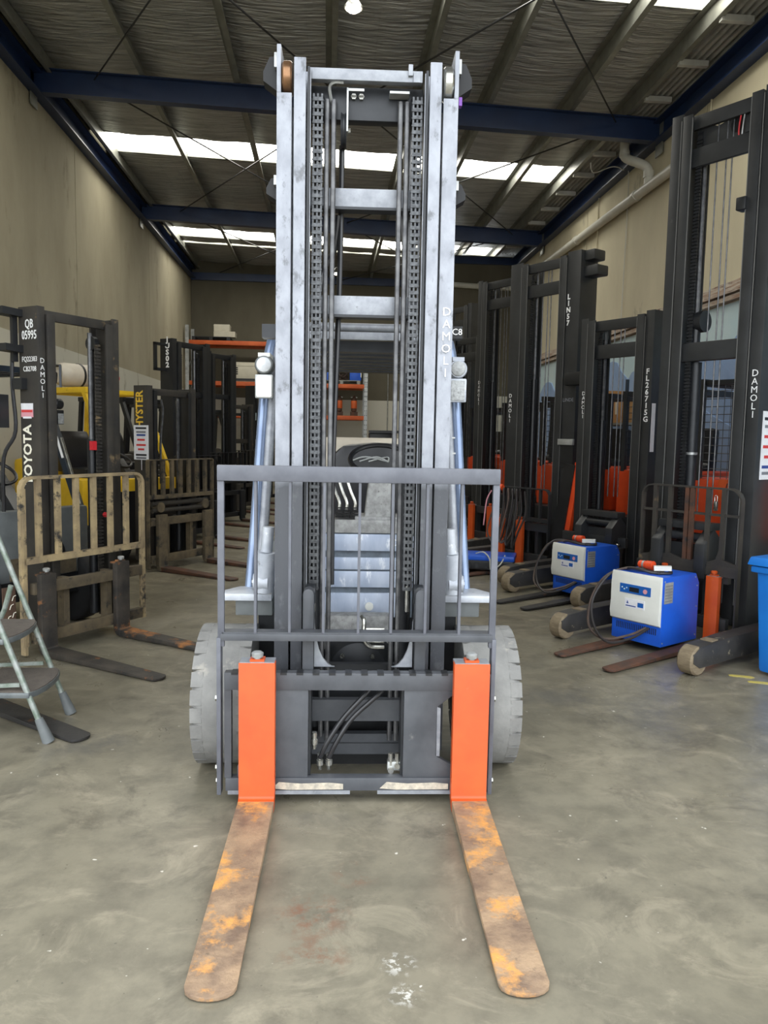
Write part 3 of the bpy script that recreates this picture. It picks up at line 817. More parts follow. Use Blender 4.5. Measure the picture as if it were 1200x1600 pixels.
# wheels, fenders and steps
wheel(FT, -.755, -.50, .50, .335, lugs=26)
wheel(FT, .50, .755, .50, .335, lugs=26)
wheel(FT, -.50, -.32, 2.45, .26, lugs=0)
wheel(FT, .32, .50, 2.45, .26, lugs=0)
for s in (-1, 1):
    q = lambda a, b: tuple(sorted((s * a + .0, s * b + .0)))
    x = q(.43, .655)
    st = G().prism([(s * .42, .46), (s * .66, .46), (s * .665, .50), (s * .66, .56), (s * .60, .66), (s * .42, .66)], 'z', .80, .835).build('front_step', 'silver_paint', FT, bev=.006)
    bx(*q(.42, .60), .50, .64, .72, .80).build('step_box', 'body_grey', st, bev=.006)
    bx(*q(.40, .505), .64, .84, .34, .8).build('fender_plate', 'mast_dark', FT)
    # tilt cylinder
    G().cyl((s * .455, .42, .86), (s * .44, .40, 1.05), .05, .045, n=16).build('tilt_cylinder', 'silver_paint', FT)
    G().cyl((s * .44, .40, 1.05), (s * .43, .40, 1.17), .028, n=12).build('tilt_rod', 'silver_paint', FT)
    G().cyl((s * .50, .40, .905), (s * .43, .40, .905), .04, n=18).build('tilt_pin', 'silver_paint', FT)
    G().cyl((s * .505, .40, .905), (s * .49, .40, .905), .022, n=10).build('tilt_bolt', 'chrome', FT)
    # overhead guard pillar: two tubes
    pts = [(s * .550, .66, .82), (s * .528, .72, 1.2), (s * .502, .82, 1.75), (s * .478, .90, 2.05), (s * .452, .98, 2.16)]
    G().tube(curve(pts, 4), .027, 12).build('guard_pillar', 'silver_blue', FT)
    pts = [(s * .505, .66, .82), (s * .484, .72, 1.2), (s * .458, .82, 1.75), (s * .436, .90, 2.04), (s * .41, .98, 2.14)]
    G().tube(curve(pts, 4), .026, 12).build('guard_pillar', 'steel_grey', FT)
    # head lamp
    hx = -.508 if s < 0 else .512
    m1, m2 = ('lens', 'lens_lit') if s < 0 else ('lens_grey', 'lens_grey')
    hx *= .962
    hl = bx(hx - .045, hx + .045, .71, .75, 1.785, 1.905).build('head_lamp', 'galv_light' if s < 0 else 'silver_paint', FT, bev=.008)
    bx(hx - .036, hx + .036, .703, .716, 1.793, 1.895).build('lamp_lens', m2, hl, bev=.006)
    G().lathe([(.048, .07), (.048, .0), (.043, -.012), (.0, -.012)], (hx, .72, 1.953), 'y', 24).build('indicator_housing', 'body_grey' if s < 0 else 'silver_paint', hl)
    G().lathe([(.039, .0), (.036, -.012), (.022, -.022), (.0, -.026)], (hx, .71, 1.953), 'y', 24).build('indicator_lens', m1, hl)
    bx(hx - .03, hx + .03, .71, .86, 1.992, 2.012).build('lamp_bracket', 'plastic_white' if s < 0 else 'silver_paint', hl)
for x in (.48,):
    for z in (1.60, 1.52):
        G().cyl((x, .745 + (z - 1.3) * .19, z), (x, .745 + (z - 1.3) * .19, z + .008), .035, n=14).build('cable_tie', 'galv_light', FT)
G().cyl((-.42, .985, 2.185), (.42, .985, 2.185), .022, n=14).build('overhead_front_bar', 'steel_grey', FT)
bx(-.42, .42, .97, 1.0, 2.118, 2.160).build('overhead_front_bar', 'steel_grey', FT, bev=.004)
for k in range(7):
    y = 1.12 + k * .22
    bx(-.46, .46, y, y + .10, 2.07, 2.13).build('overhead_slat', 'mast_dark', FT)
for s in (-1, 1):
    bx(*sorted((s * .44, s * .50)), 1.0, 2.7, 2.07, 2.14).build('overhead_rail', 'mast_dark', FT)
    G().bar((s * .47, 2.65, .9), (s * .47, 2.65, 2.1), .05, .05).build('rear_pillar', 'mast_dark', FT)
# marks on the mast
text(FT, 'D\nA\nM\nO\nL\n1', (.366, MY - .002, 2.02), .052, 'ink_white', line=1.02, name='handwriting')
bx(.400, .455, MY + .12, MY + .20, 2.055, 2.110).build('tag_plate', 'deep_black', FT)
text(FT, 'C8', (.430, MY + .117, 2.083), .04, 'ink_white', name='handwriting')
bx(-.455, -.395, MY + .12, MY + .2, 2.04, 2.10).build('tag_plate', 'mast_dark', FT)
bx(.398, .412, MY + .02, MY + .05, 3.03, 3.065).build('plastic_cap', 'purple', FT)

# ------------------------------------------------------------------ counterbalance trucks parked on the left
def strip(path, w, y0, y1):
    """flat bar following a path in the x-z plane, w thick inwards (left of travel)"""
    n = len(path); out = []; inn = []
    for i, (x, z) in enumerate(path):
        a = path[max(i - 1, 0)]; b = path[min(i + 1, n - 1)]
        dx, dz = b[0] - a[0], b[1] - a[1]; l = math.hypot(dx, dz)
        out.append((x, z)); inn.append((x + dz / l * w, z - dx / l * w))
    g = G()
    for i in range(n - 1):
        g.add([(out[i][0], y0, out[i][1]), (out[i + 1][0], y0, out[i + 1][1]), (inn[i + 1][0], y0, inn[i + 1][1]), (inn[i][0], y0, inn[i][1]),
               (out[i][0], y1, out[i][1]), (out[i + 1][0], y1, out[i + 1][1]), (inn[i + 1][0], y1, inn[i + 1][1]), (inn[i][0], y1, inn[i][1])],
              [(0, 1, 2, 3), (7, 6, 5, 4), (0, 4, 5, 1), (3, 2, 6, 7)] + ([(0, 3, 7, 4)] if i == 0 else []) + ([(1, 5, 6, 2)] if i == n - 2 else []))
    return g
def backrest(T, x0, x1, z0, z1, bars, m, y=.07, zb=.1, zbr=None, r=.09, w=.035, bw=.028, mid=None, thick=.05):
    zbr = zb if zbr is None else zbr
    path = [(x0, zb), (x0, z1 - r)] + [(x0 + r + r * math.cos(R(a)), z1 - r + r * math.sin(R(a))) for a in (165, 140, 115, 95)] + \
           [(x1 - r + r * math.cos(R(a)), z1 - r + r * math.sin(R(a))) for a in (85, 65, 40, 15)] + [(x1, z1 - r), (x1, zbr)]
    o = strip(path, w * .45, y, y + thick).build('load_backrest', m, T)
    bx(x0 + .01, x1 - .01, y, y + thick, z0, z0 + .045).build('lower_bar', m, o)
    for x in bars:
        bx(x - bw / 2, x + bw / 2, y + .005, y + thick * .8, z0 + .04, z1 - .01).build('upright_bar', m, o)
    if mid:
        bx(x0 + .01, x1 - .01, y + .01, y + .03, mid, mid + .02).build('mid_bar', m, o)
    return o
def mast(T, cx, hw, y0, h, m, rw=.075, iw=.06, dep=.21, chainm='black_muddy', cross=((-.06, -.02),), chain=True, h_in=None, cyls=(-1, 1), cm=None, mi=None, z0=.1):
    for s in (-1, 1):
        G().prism(chan(s, hw, hw - rw, y0, y0 + dep, .016, cx), 'z', z0, h).build('outer_rail', m, T, bev=.002)
        G().prism(chan(s, hw - rw - .012, hw - rw - iw, y0 - .015, y0 + dep - .03, .014, cx), 'z', z0 + .03, (h_in or h - .05)).build('inner_rail', mi or m, T, bev=.002)
        G().lathe([(.01, -.02), (.05, -.02), (.05, .02), (.01, .02)], (cx + s * (hw - rw * .5), y0 + dep * .45, h - .10), 'x', 18).build('mast_roller', 'mast_dark', T)
    xi = hw - rw - .01
    for a, b in cross:
        bx(cx - xi, cx + xi, y0 + .02, y0 + .06, h + a - .03, h + b).build('mast_crossbar', cm or m, T, bev=.004)
    for s in cyls:
        x = cx + s * (hw - rw - iw - .055)
        G().cyl((x, y0 + .11, .15), (x, y0 + .11, h * .62), .034, n=14).build('lift_cylinder', 'black_paint', T)
        G().cyl((x, y0 + .11, h * .62), (x, y0 + .11, h - .12), .02, n=10).build('cylinder_rod', 'hose_grey', T)
    if chain:
        for s in (cyls if len(cyls) == 1 else (-1, 1)):
            x = cx + s * (hw - rw - iw - .04)
            stuff(ribbed_chain(x, y0 + .045, .5, h - .22).build('lift_chain', chainm, T))
            G().lathe([(.015, -.02), (.055, -.02), (.055, .02), (.015, .02)], (cx + s * (hw - rw - iw - .04), y0 + .10, h - .20), 'x', 20).build('chain_sheave', 'black_paint', T)
def carriage(T, x0, x1, z0, z1, m, y=.06, hh=.08):
    for z in (z0, z1 - hh):
        bx(x0, x1, y, y + .05, z, z + hh).build('carriage_bar', m, T, bev=.004)
    xm = (x0 + x1) / 2
    for x in (xm - .22, xm + .18):
        bx(x, x + .05, y + .05, y + .12, z0, z1).build('carriage_rib', m, T)
def cb_body(T, mb, mh, mg, ma, w=.5, L=2.35, zc=.98, far=False, zr=2.1):
    bx(-w, w, .62, .72, .42, zc).build('front_cowl', mb, T, bev=.03)
    bx(-w, w, .62, L - .2, .28, .44).build('chassis', 'black_paint', T)
    bx(-w + .04, w - .04, 1.25, L - .1, .44, 1.02).build('engine_hood', mh, T, bev=.05)
    bx(-w, w, L - .45, L, .2, 1.25).build('counterweight', mh if mh != 'body_grey' else mb, T, bev=.07)
    for s in (-1, 1):
        xx = sorted((s * (w - .12), s * (w + .08)))
        wheel(T, xx[0], xx[1], .78, .31, 'rubber_black', 0, mb)
        xx = sorted((s * (w - .16), s * w))
        wheel(T, xx[0], xx[1], L - .55, .24, 'rubber_black', 0, mb)
        G().bar((s * (w - .03), .68, zc - .05), (s * (w - .04), 1.18, zr), .05, .06).build('front_pillar', ma, T)
        G().bar((s * (w - .03), L - .22, 1.1), (s * (w - .04), L - .3, zr), .05, .06).build('rear_pillar', mg, T)
        bx(*sorted((s * (w - .07), s * (w - .01))), 1.12, L - .25, zr - .03, zr + .04).build('overhead_rail', mg, T, bev=.01)
    for k in range(6):
        y = 1.15 + (L - 1.45) * k / 5
        bx(-w + .05, w - .05, y, y + .05, zr - .02, zr + .03).build('overhead_slat', mg, T)
    bx(-.24, .24, 1.45, 1.9, 1.0, 1.14).build('seat_cushion', 'seat_black', T, bev=.04)
    G().prism([(1.85, 1.08), (1.98, 1.08), (2.04, 1.58), (1.96, 1.62), (1.90, 1.5)], 'x', -.24, .24).build('seat_back', 'seat_black', T, bev=.04)
    if not far:
        sw = [(.17 * math.cos(2 * math.pi * k / 20), 1.12 + .13 * math.sin(2 * math.pi * k / 20), 1.26 + .09 * math.sin(2 * math.pi * k / 20)) for k in range(20)]
        G().tube(sw, .014, 8, close=True).build('steering_wheel', 'seat_black', T)
        G().bar((0, .85, .95), (0, 1.12, 1.25), .10, .08).build('steering_column', 'seat_black', T)

# muddy forklift nearest on the left
TY = thing('forklift', 'muddy black forklift marked QB 05995 on its mast, behind the step stool', 'forklift', (-1.75, 5.906, 0), 57)
mast(TY, .10, .37, .2, 2.49, 'black_muddy', rw=.06, iw=.075, dep=.21, h_in=2.44, cross=((-.06, -.02),), cyls=(1,), mi='black_muddy')
carriage(TY, -.46, .55, .09, .525, 'mud_tan_dark', y=.055)
fork(TY, -.38, .125, .59, 1.08, 'fork_muddy', 'fork_muddy', th=.05, pinm='galv_light')
fork(TY, .30, .125, .59, 1.08, 'fork_muddy', 'fork_muddy', th=.05, pinm='galv_light')
backrest(TY, -.53, .60, .665, 1.285, (-.385, -.222, -.06, .10, .26, .42), 'mud_tan', y=.07, zb=.02, zbr=.09, w=.05, bw=.036)
for x0, x1 in ((-.535, -.495), (.555, .605)):
    bx(x0, x1, .075, .085, .08, 1.2).build('backrest_post', 'mud_tan', TY)
cb_body(TY, 'body_grey', 'body_grey', 'blue_black', 'blue_black', w=.5, L=2.3, zc=.99)
G().cyl((.06, .614, .88), (.06, .622, .88), .035, n=18).build('round_sticker', 'mural_sky', TY)
text(TY, 'OPS', (-.08, .617, .885), .075, 'ink_cream')
bx(-.25, .35, .60, .64, .45, .62).build('cowl_splash_plate', 'mud_tan_dark', TY)
G().prism(arc(.12, .62, .13, 0, 180, 10), 'y', .605, .63).build('wheel_arch_shadow', 'black_paint', TY)  # black half disc put in as the shade of the cowl cavity
for z, x1 in ((2.42, -.40), (2.165, -.38)):
    G().prism([(-.27, z), (-.27, z + .05), (x1 - .03, z + .055), (x1 - .03, z + .005)], 'y', .36, .48).build('mast_lug', 'black_paint', TY)
bx(-.31, -.27, .42, .45, 2.1, 2.42).build('lug_post', 'black_paint', TY)
bx(-.315, -.27, .33, .43, 1.90, 1.98).build('hose_clamp', 'black_paint', TY)
bx(-.42, -.33, .46, .48, 1.62, 1.86).build('mirror', 'black_paint', TY)
G().tube(curve([(-.28, .46, 2.35), (-.29, .47, 1.95), (-.28, .46, 1.6), (-.34, .52, 1.4), (-.33, .55, 1.0)], 5), .014, 8).build('hydraulic_hose', 'hose', TY)
bx(-.2735, -.270, .27, .40, 1.70, 1.755).build('sticker', 'pink_mark', TY)
bx(-.2740, -.270, .27, .40, 1.755, 1.80).build('sticker', 'paper', TY)
bx(-.2740, -.270, .275, .395, 1.735, 1.752).build('sticker', 'ink_red', TY)
bx(-.2740, -.270, .29, .38, 1.69, 1.705).build('sticker', 'paper', TY)
text(TY, 'QB\n05995', (-.272, .292, 2.325), .088, 'ink_white', face=-90, sx=.74, bold=.001, line=.9)
text(TY, 'FQ22383', (-.272, .295, 2.115), .052, 'ink_white', face=-90, sx=.85, name='handwriting')
text(TY, 'CB2708', (-.272, .295, 2.045), .052, 'ink_white', face=-90, sx=.85, name='handwriting')
text(TY, 'TOYOTA', (-.272, .335, 1.425), .124, 'ink_cream', face=-90, spin=90, sx=.86, bold=.003)
text(TY, 'D\nA\nM\nO\nL\nI', (-.24, .198, 1.98), .052, 'ink_white', line=.95, name='handwriting')
G().cyl((.30, .16, .95), (.30, .20, .95), .02, n=8).build('red_band', 'red_mark', TY)
bx(.225, .27, .24, .27, 1.46, 1.53).build('cylinder_band', 'red_mark', TY)
# work lamp on the far front pillar
hl = bx(.40, .47, .86, .90, 1.66, 1.78).build('work_lamp', 'black_paint', TY, bev=.006)
bx(.41, .46, .852, .862, 1.665, 1.75).build('lamp_lens', 'lens_grey', hl)
G().lathe([(.045, .06), (.045, 0), (.03, -.012), (0, -.014)], (.435, .87, 1.83), 'y', 18).build('indicator_lamp', 'black_paint', hl)
G().prism([(.33, 1.95), (.47, 2.0), (.48, 2.1), (.38, 2.12)], 'y', .93, 1.0).build('mirror', 'black_paint', TY, bev=.02)
G().tube([(.445, .64, 1.0), (.44, .86, 1.55)], .012, 8).build('pillar_trim', 'chrome', TY)
G().tube([(.40, .90, 1.62), (.40, .80, 1.38)], .010, 8).build('pillar_stripe', 'ink_white', TY)

# yellow forklift behind it
HY = thing('forklift', 'yellow forklift with black mast and white notice, behind the muddy forklift', 'forklift', (-1.68, 9.41, 0), 57)
mast(HY, 0, .40, .2, 2.15, 'black_muddy', rw=.08, iw=.06, dep=.22, cross=((-.08, -.03),), mi='black_paint', chain=False)
carriage(HY, -.5, .52, .09, .62, 'mud_tan_dark', y=.06, hh=.09)
for xc in (-.37, .41):
    fork(HY, xc, .14, .66, 1.08, 'mud_tan_dark', 'rust_dark', th=.05, pin=False)
backrest(HY, -.53, .57, .84, 1.30, [-.43 + .143 * k for k in range(7)], 'mud_tan_dark', y=.06, zb=.04, w=.03, r=.03, bw=.045)
for z in (.78, .70):
    G().cyl((-.45, .10, z), (.48, .10, z), .028, n=12).build('side_shift_cylinder', 'black_muddy', HY)
for x in (-.34, .42):
    G().cyl((x, .06, .74), (x, .16, .74), .06, n=14).build('cylinder_mount', 'mud_tan_dark', HY)
cb_body(HY, 'yellow_paint', 'yellow_paint', 'yellow_paint', 'yellow_paint', w=.5, L=2.5, zc=1.05)
bx(-.46, .46, .60, .63, .2, .9).build('front_panel', 'black_paint', HY)
for s in (-1, 1):
    G().tube(curve([(s * .13, .26, 2.0), (s * .12, .24, 1.85), (s * .14, .26, 1.5), (s * .14, .26, 1.0)], 5), .014, 8).build('hydraulic_hose', 'hose_grey', HY)
text(HY, 'HYSTER', (-.402, .325, 1.87), .155, 'ink_yellow', face=-90, spin=90, sx=.80, bold=.004)
pp = bx(-.425, -.42, .17, .40, 1.29, 1.69).build('notice', 'paper', HY)
for z, m, w in ((1.655, 'ink_black', .17), (1.61, 'ink_grey', .15), (1.575, 'ink_blue', .14), (1.52, 'ink_red', .12), (1.46, 'ink_red', .15), (1.41, 'ink_red', .10), (1.345, 'ink_black', .17), (1.31, 'ink_grey', .16)):
    bx(-.4265, -.4245, .285 - w / 2, .285 + w / 2, z - .010, z + .012).build('print_line', m, pp)
G().cyl((-.42, .285, 1.17), (-.42, .285, 1.30), .003, n=6).build('notice_string', 'paper', HY)
# gas cylinder strapped on the overhead guard
tk = G().lathe([(.02, 0), (.10, .01), (.14, .06), (.15, .12), (.15, .78), (.14, .84), (.10, .89), (.02, .90)], (-.42, 1.72, 2.31), 'x', 24).build('gas_cylinder', 'tank_cream', HY)
for x in (-.12, .14):
    G().lathe([(.152, 0), (.156, .0), (.156, .03), (.152, .03)], (x, 1.72, 2.31), 'x', 24).build('strap', 'black_paint', tk)
text(tk, '40', (.40, 1.57, 2.31), .10, 'red_mark', name='lettering')
for x in (-.5, .05):
    G().tube([(x, 1.55, 2.14), (x, 1.55, 2.40), (x, 1.9, 2.40), (x, 1.9, 2.14)], .02, 4).build('tank_cradle', 'blue_black', HY)

def far_truck(label, o, h, m='black_paint', body='black_muddy', cx=0, hw=.38, guard=True, letters=None, forkm='rust_dark', chain=True):
    T = thing('forklift', label, 'forklift', (o[0], o[1], 0), 57)
    mast(T, cx, hw, .2, h, m, rw=.09, iw=.08, dep=.24, cross=((-.08, -.03), (-.8, -.74)), chain=chain, chainm=m, mi='black_paint')
    carriage(T, -.48, .48, .1, .58, m)
    for xc in (-.34, .34):
        fork(T, xc, .12, .58, 1.05, m, forkm, pin=False)
    if guard:
        backrest(T, -.5, .5, .72, 1.28, [-.36 + .12 * k for k in range(7)], m, y=.06, w=.03, r=.04, bw=.03)
    cb_body(T, body, body, 'black_paint', 'black_paint', far=True)
    if letters:
        text(T, letters, (cx - hw - .002, .30, h - .20), .105, 'ink_white', face=-90, line=.86, sx=1.25, bold=.004)
    return T
J1 = far_truck('black forklift marked JUS02 at the top of its mast', (-1.85, 11.77), 2.97, letters='J\nU\nS\n0\n2', hw=.40)
bx(-.62, -.40, .32, .36, 2.86, 2.90).build('mast_lug', 'black_paint', J1)
bx(-.62, -.40, .32, .36, 2.50, 2.54).build('mast_lug', 'black_paint', J1)
bx(-.62, -.58, .32, .36, 2.50, 2.90).build('lug_post', 'black_paint', J1)
far_truck('black forklift with tall plain mast, second behind the yellow forklift', (-1.72, 14.2), 3.06)
far_truck('black forklift with low mast, third behind the yellow forklift', (-1.62, 16.5), 2.25, m='black_muddy')
J4 = far_truck('black forklift nearest the storage rack, with a pale sticker on its mast', (-1.35, 18.7), 2.75)
bx(-.30, -.20, .196, .20, 1.95, 2.12).build('sticker', 'mural_sky', J4)
bx(-.30, -.22, .196, .20, 1.1, 1.5).build('sticker', 'paper', J4)

# ------------------------------------------------------------------ reach trucks parked on the right
def support_leg(T, x0, x1, ytip, yend):
    g = G().prism([(ytip + .10, .055), (ytip + .02, .10), (ytip + .02, .16), (ytip + .10, .205), (ytip + .5, .225), (yend, .24), (yend, .07)], 'x', x0, x1)
    o = g.build('support_leg', 'leg_dark', T, bev=.008)
    G().lathe([(.03, .006), (.092, .006), (.102, .018), (.102, x1 - x0 - .018), (.092, x1 - x0 - .006), (.03, x1 - x0 - .006)], (x0, ytip + .10, .104), 'x', 26).build('load_wheel', 'roller_tan', o)
    bx(x0 + .02, x1 - .02, ytip + .26, ytip + .34, .20, .222).build('leg_slot', 'roller_tan', o)
    return o
def reach(label, o, h, deg=-58, cx=-.08, hw=.45, rw=.10, iw=.10, legs=(-.6, .6), fk=None, body='paint_orange_plain', dep=.30, my=.34, tip=-.86, mesh=True, cross=None, name='reach_truck', lines=True):
    T = thing(name, label, 'reach truck', (o[0], o[1], 0), deg)
    mast(T, cx, hw, my, h, 'black_reach', rw=rw, iw=iw, dep=dep, cross=cross or ((-.12, -.04), (-.42, -.30)), chainm='black_paint', h_in=h - .03, cyls=(-1,), mi='black_reach')
    for s in (-1, 1):   # bright worn edges of the rails
        for xx in (hw - rw, hw - rw - iw):
            x = cx + s * xx
            bx(x - .003, x + .003, my - .018, my - .012, .3, h - .06).build('worn_edge', 'blade_edge', T)
    if lines:
        for k, x in enumerate((-.06, .02, .07)):
            G().cyl((cx + x, my + .06, 1.0), (cx + x, my + .06, h - .12), .006, n=6).build('hydraulic_line', 'hose_grey', T)
    for xa in legs:
        support_leg(T, xa - .065, xa + .065, tip, 1.5)
    bx(legs[0] - .05, legs[1] + .05, .80, 1.9, .08, .75).build('chassis', 'black_reach', T, bev=.03)
    bx(legs[0] - .02, legs[1] + .02, .95, 1.9, .75, 1.28).build('cab_body', body, T, bev=.04)
    bx(-.1, .35, .93, .955, .82, 1.15).build('side_panel', 'paint_orange', T, bev=.01)
    for k in range(5):
        bx(.10 + k * .03, .115 + k * .03, .925, .932, .95, 1.1).build('vent_slot', 'black_paint', T)
    for sx in (legs[0] + .05, legs[1] - .05):
        for y in (.98, 1.85):
            G().bar((sx, y, 1.2), (sx, y, 2.15), .05, .05).build('guard_pillar', 'black_reach', T)
        G().bar((sx, .95, 2.15), (sx, 1.9, 2.15), .06, .06).build('overhead_rail', 'black_reach', T)
    for k in range(5):
        y = .98 + k * .21
        bx(legs[0] + .05, legs[1] - .05, y, y + .04, 2.13, 2.17).build('overhead_slat', 'black_reach', T)
    G().prism([(1.5, 1.2), (1.85, 1.2), (1.88, 1.75), (1.75, 1.78), (1.70, 1.35), (1.5, 1.33)], 'x', -.25, .25).build('seat', 'seat_black', T, bev=.03)
    if mesh:
        g = G()
        x = legs[0] + .1
        while x < legs[1] - .08:
            g.cyl((x, .965, 1.28), (x, .965, 2.12), .0035, n=4); x += .06
        z = 1.30
        while z < 2.12:
            g.cyl((legs[0] + .08, .965, z), (legs[1] - .08, .965, z), .0035, n=4); z += .07
        stuff(g.build('mesh_screen', 'black_paint', T))
    if fk:
        carriage(T, cx - .42, cx + .42, .12, .60, 'black_reach', y=.10, hh=.10)
        for xc in fk['x']:
            fork(T, xc, .105, fk.get('zt', .56), fk.get('L', 1.25), fk['sh'], fk['bl'], y=.03, th=.045, z0=.012, pinm='paint_orange' if fk['sh'] == 'paint_orange' else 'chrome')
    return T
def tilt_block(T, cx=-.08, y=.12, z=.45):
    """hinged carriage head of a reach truck"""
    o = bx(cx - .24, cx + .24, y, y + .14, z + .38, z + .44).build('carriage_head', 'black_reach', T, bev=.01)
    for x in (cx - .2, cx + .2):
        G().prism([(y - .06, z), (y + .14, z), (y + .16, z + .30), (y + .05, z + .40), (y - .08, z + .28), (y - .09, z + .10)], 'x', x - .045, x + .045).build('head_cheek', 'black_reach', o, bev=.012)
        G().cyl((x - .05, y - .02, z + .12), (x + .05, y - .02, z + .12), .035, n=14).build('head_pin', 'mast_dark', o)
    G().cyl((cx - .18, y + .02, z + .32), (cx + .18, y + .02, z + .32), .035, n=14).build('tilt_cylinder', 'mast_dark', o)
    bx(cx - .16, cx + .16, y + .04, y + .10, z + .02, z + .26).build('head_plate', 'black_reach', o)
    return o

R1 = reach('tall black reach truck with orange forks, nearest on the right beside the blue bin', (2.87, 5.99), 4.32, legs=(-.56, .60), fk=dict(x=(-.19, .25), sh='paint_orange', bl='rust_dark', L=1.27))
tilt_block(R1, z=.52)
br = backrest(R1, -.46, .43, .60, 1.255, (), 'black_muddy', y=.07, zb=.08, w=.03, r=.10, mid=1.03)
for x, m in ((-.33, 'black_muddy'), (-.19, 'black_muddy'), (-.035, 'rust_dark'), (.01, 'rust_dark'), (.15, 'black_muddy'), (.28, 'black_muddy')):
    bx(x - .017, x + .017, .072, .10, .66, 1.25).build('upright_bar', m, br)
G().prism([(-.45, .56), (.42, .56), (.42, .66), (.30, .69), (.26, .76), (.24, .69), (.16, .66), (.14, .74), (.12, .67), (.0, .66), (-.06, .66), (-.17, .69), (-.19, .74), (-.21, .68), (-.31, .68), (-.33, .74), (-.36, .67), (-.45, .65)], 'y', .074, .098).build('backrest_sill', 'black_muddy', br)
G().prism([(-.40, 2.28), (.26, 2.28), (.26, 2.44), (-.40, 2.44)], 'y', .36, .42).build('bridge_plate', 'black_reach', R1, bev=.02)
G().lathe([(.02, -.03), (.09, -.03), (.09, .03), (.02, .03)], (-.24, .48, 2.62), 'x', 24).build('chain_sheave', 'black_paint', R1)
G().cyl((-.26, .46, .9), (-.26, .46, 2.28), .045, n=18).build('lift_cylinder', 'mast_dark', R1)
G().cyl((-.26, .46, 1.50), (-.26, .46, 1.52), .05, n=18).build('cylinder_band', 'galv_light', R1)
G().prism([(-.33, 4.05), (-.12, 4.0), (.17, 4.05), (.17, 4.26), (.0, 4.2), (-.15, 4.16), (-.33, 4.26)], 'y', .40, .46).build('top_bridge', 'black_reach', R1, bev=.01)
bx(.10, .18, .30, .40, 3.42, 3.52).build('camera_box', 'black_paint', R1, bev=.01)
G().cyl((.02, .40, 4.12), (.02, .44, 4.12), .06, n=18).build('pulley', 'mast_dark', R1)
for x, m in ((.06, 'red_mark'), (.09, 'galv_light')):
    G().tube(curve([(x, .38, 4.2), (x - .01, .37, 4.05), (.07, .38, 3.9)], 4), .006, 6).build('cable', m, R1)
text(R1, 'D\nA\nM\nO\nL\nI', (.325, .338, 1.99), .075, 'ink_white', line=.86, name='handwriting')
pr = bx(.3705, .376, .41, .58, 1.32, 1.86).build('notice', 'paper', R1)
for z, m, w in ((1.80, 'ink_black', .13), (1.74, 'ink_grey', .11), (1.66, 'ink_red', .11), (1.58, 'ink_red', .13), (1.50, 'ink_red', .08), (1.42, 'ink_blue', .13), (1.37, 'ink_grey', .12)):
    bx(.3695, .377, .495 - w / 2, .495 + w / 2, z - .012, z + .012).build('print_line', m, pr)
bx(.06, .09, .30, .33, 1.05, 1.13).build('padlock', 'chrome', R1, bev=.008)
G().tube(curve([(.065, .315, 1.13), (.065, .315, 1.17), (.085, .315, 1.17), (.085, .315, 1.13)], 4), .004, 6).build('padlock_shackle', 'chrome', R1)
bx(-.02, .16, .50, .52, 1.12, 1.30).build('orange_plate', 'paint_orange', R1)
for k in range(5):
    G().bar((.03 + k * .02, .497, 1.15), (.06 + k * .02, .497, 1.27), .006, .004).build('plate_slot', 'black_paint', R1)

R2 = reach('shorter black reach truck with black forks, between the tall one and LIN57', (2.84, 7.97), 2.95, legs=(-.45, .48), cx=-.1, hw=.47, fk=dict(x=(-.09, .26), sh='fork_black', bl='fork_black', L=1.36, zt=.5))
tilt_block(R2, cx=-.02, y=.08, z=.42)
text(R2, stack('FL26715G'), (.32, .338, 2.08), .078, 'ink_white', line=.90, sx=1.05, bold=.002)
text(R2, stack('DAMOLI'), (-.50, .338, 2.0), .06, 'ink_white', line=.85, name='handwriting')
nt = bx(.374, .379, .36, .42, 1.5, 2.0).build('notice', 'paper', R2)
G().lathe([(.02, -.01), (.055, -.006), (.055, .006), (.02, .01)], (.22, .93, 1.02), 'y', 18).build('hose_coil', 'black_paint', R2)

R3 = reach('tall black reach truck marked LIN57 on its wide mast', (2.32, 9.28), 3.80, legs=(-.55, .62), cx=0.0, hw=.56, rw=.20, iw=.10, fk=dict(x=(-.30, .02), sh='paint_orange', bl='rust_dark', L=.95, zt=.62))
backrest(R3, -.50, .45, .62, 1.02, (-.3, -.1, .1, .3), 'black_reach', y=.07, zb=.3, w=.03, r=.08)
text(R3, stack('LIN57'), (.40, .338, 3.13), .082, 'ink_white', line=.92, bold=.003)
text(R3, 'LINDE', (.45, .338, 2.08), .06, 'ink_grey', name='handwriting')
text(R3, stack('DAMOLI'), (-.50, .338, 2.0), .07, 'ink_white', line=.9, name='handwriting')
for z, d in ((3.68, .14), (3.50, .19)):
    bx(.50, .56 + d, .40, .60, z, z + .12).build('mast_lug', 'black_reach', R3, bev=.02)
bx(.44, .76, .24, .335, 2.24, 2.40).build('sensor_arm', 'black_paint', R3, bev=.04)
bx(.34, .57, .305, .339, 1.55, 1.62).build('grey_bracket', 'galv_light', R3, bev=.004)
bx(.36, .56, .33, .341, 1.28, 1.54).build('cover_plate', 'black_paint', R3)
G().cyl((.46, .31, .9), (.46, .345, .9), .045, n=16).build('round_stud', 'black_paint', R3)
G().bar((.61, .05, .35), (.72, .12, 1.33), .15, .05, up=(0, 1, 0)).build('inclined_panel', 'seat_black', R3)
G().bar((.72, .08, .35), (.82, .14, 1.35), .07, .06, up=(0, 1, 0)).build('inclined_trim', 'paint_orange_plain', R3)

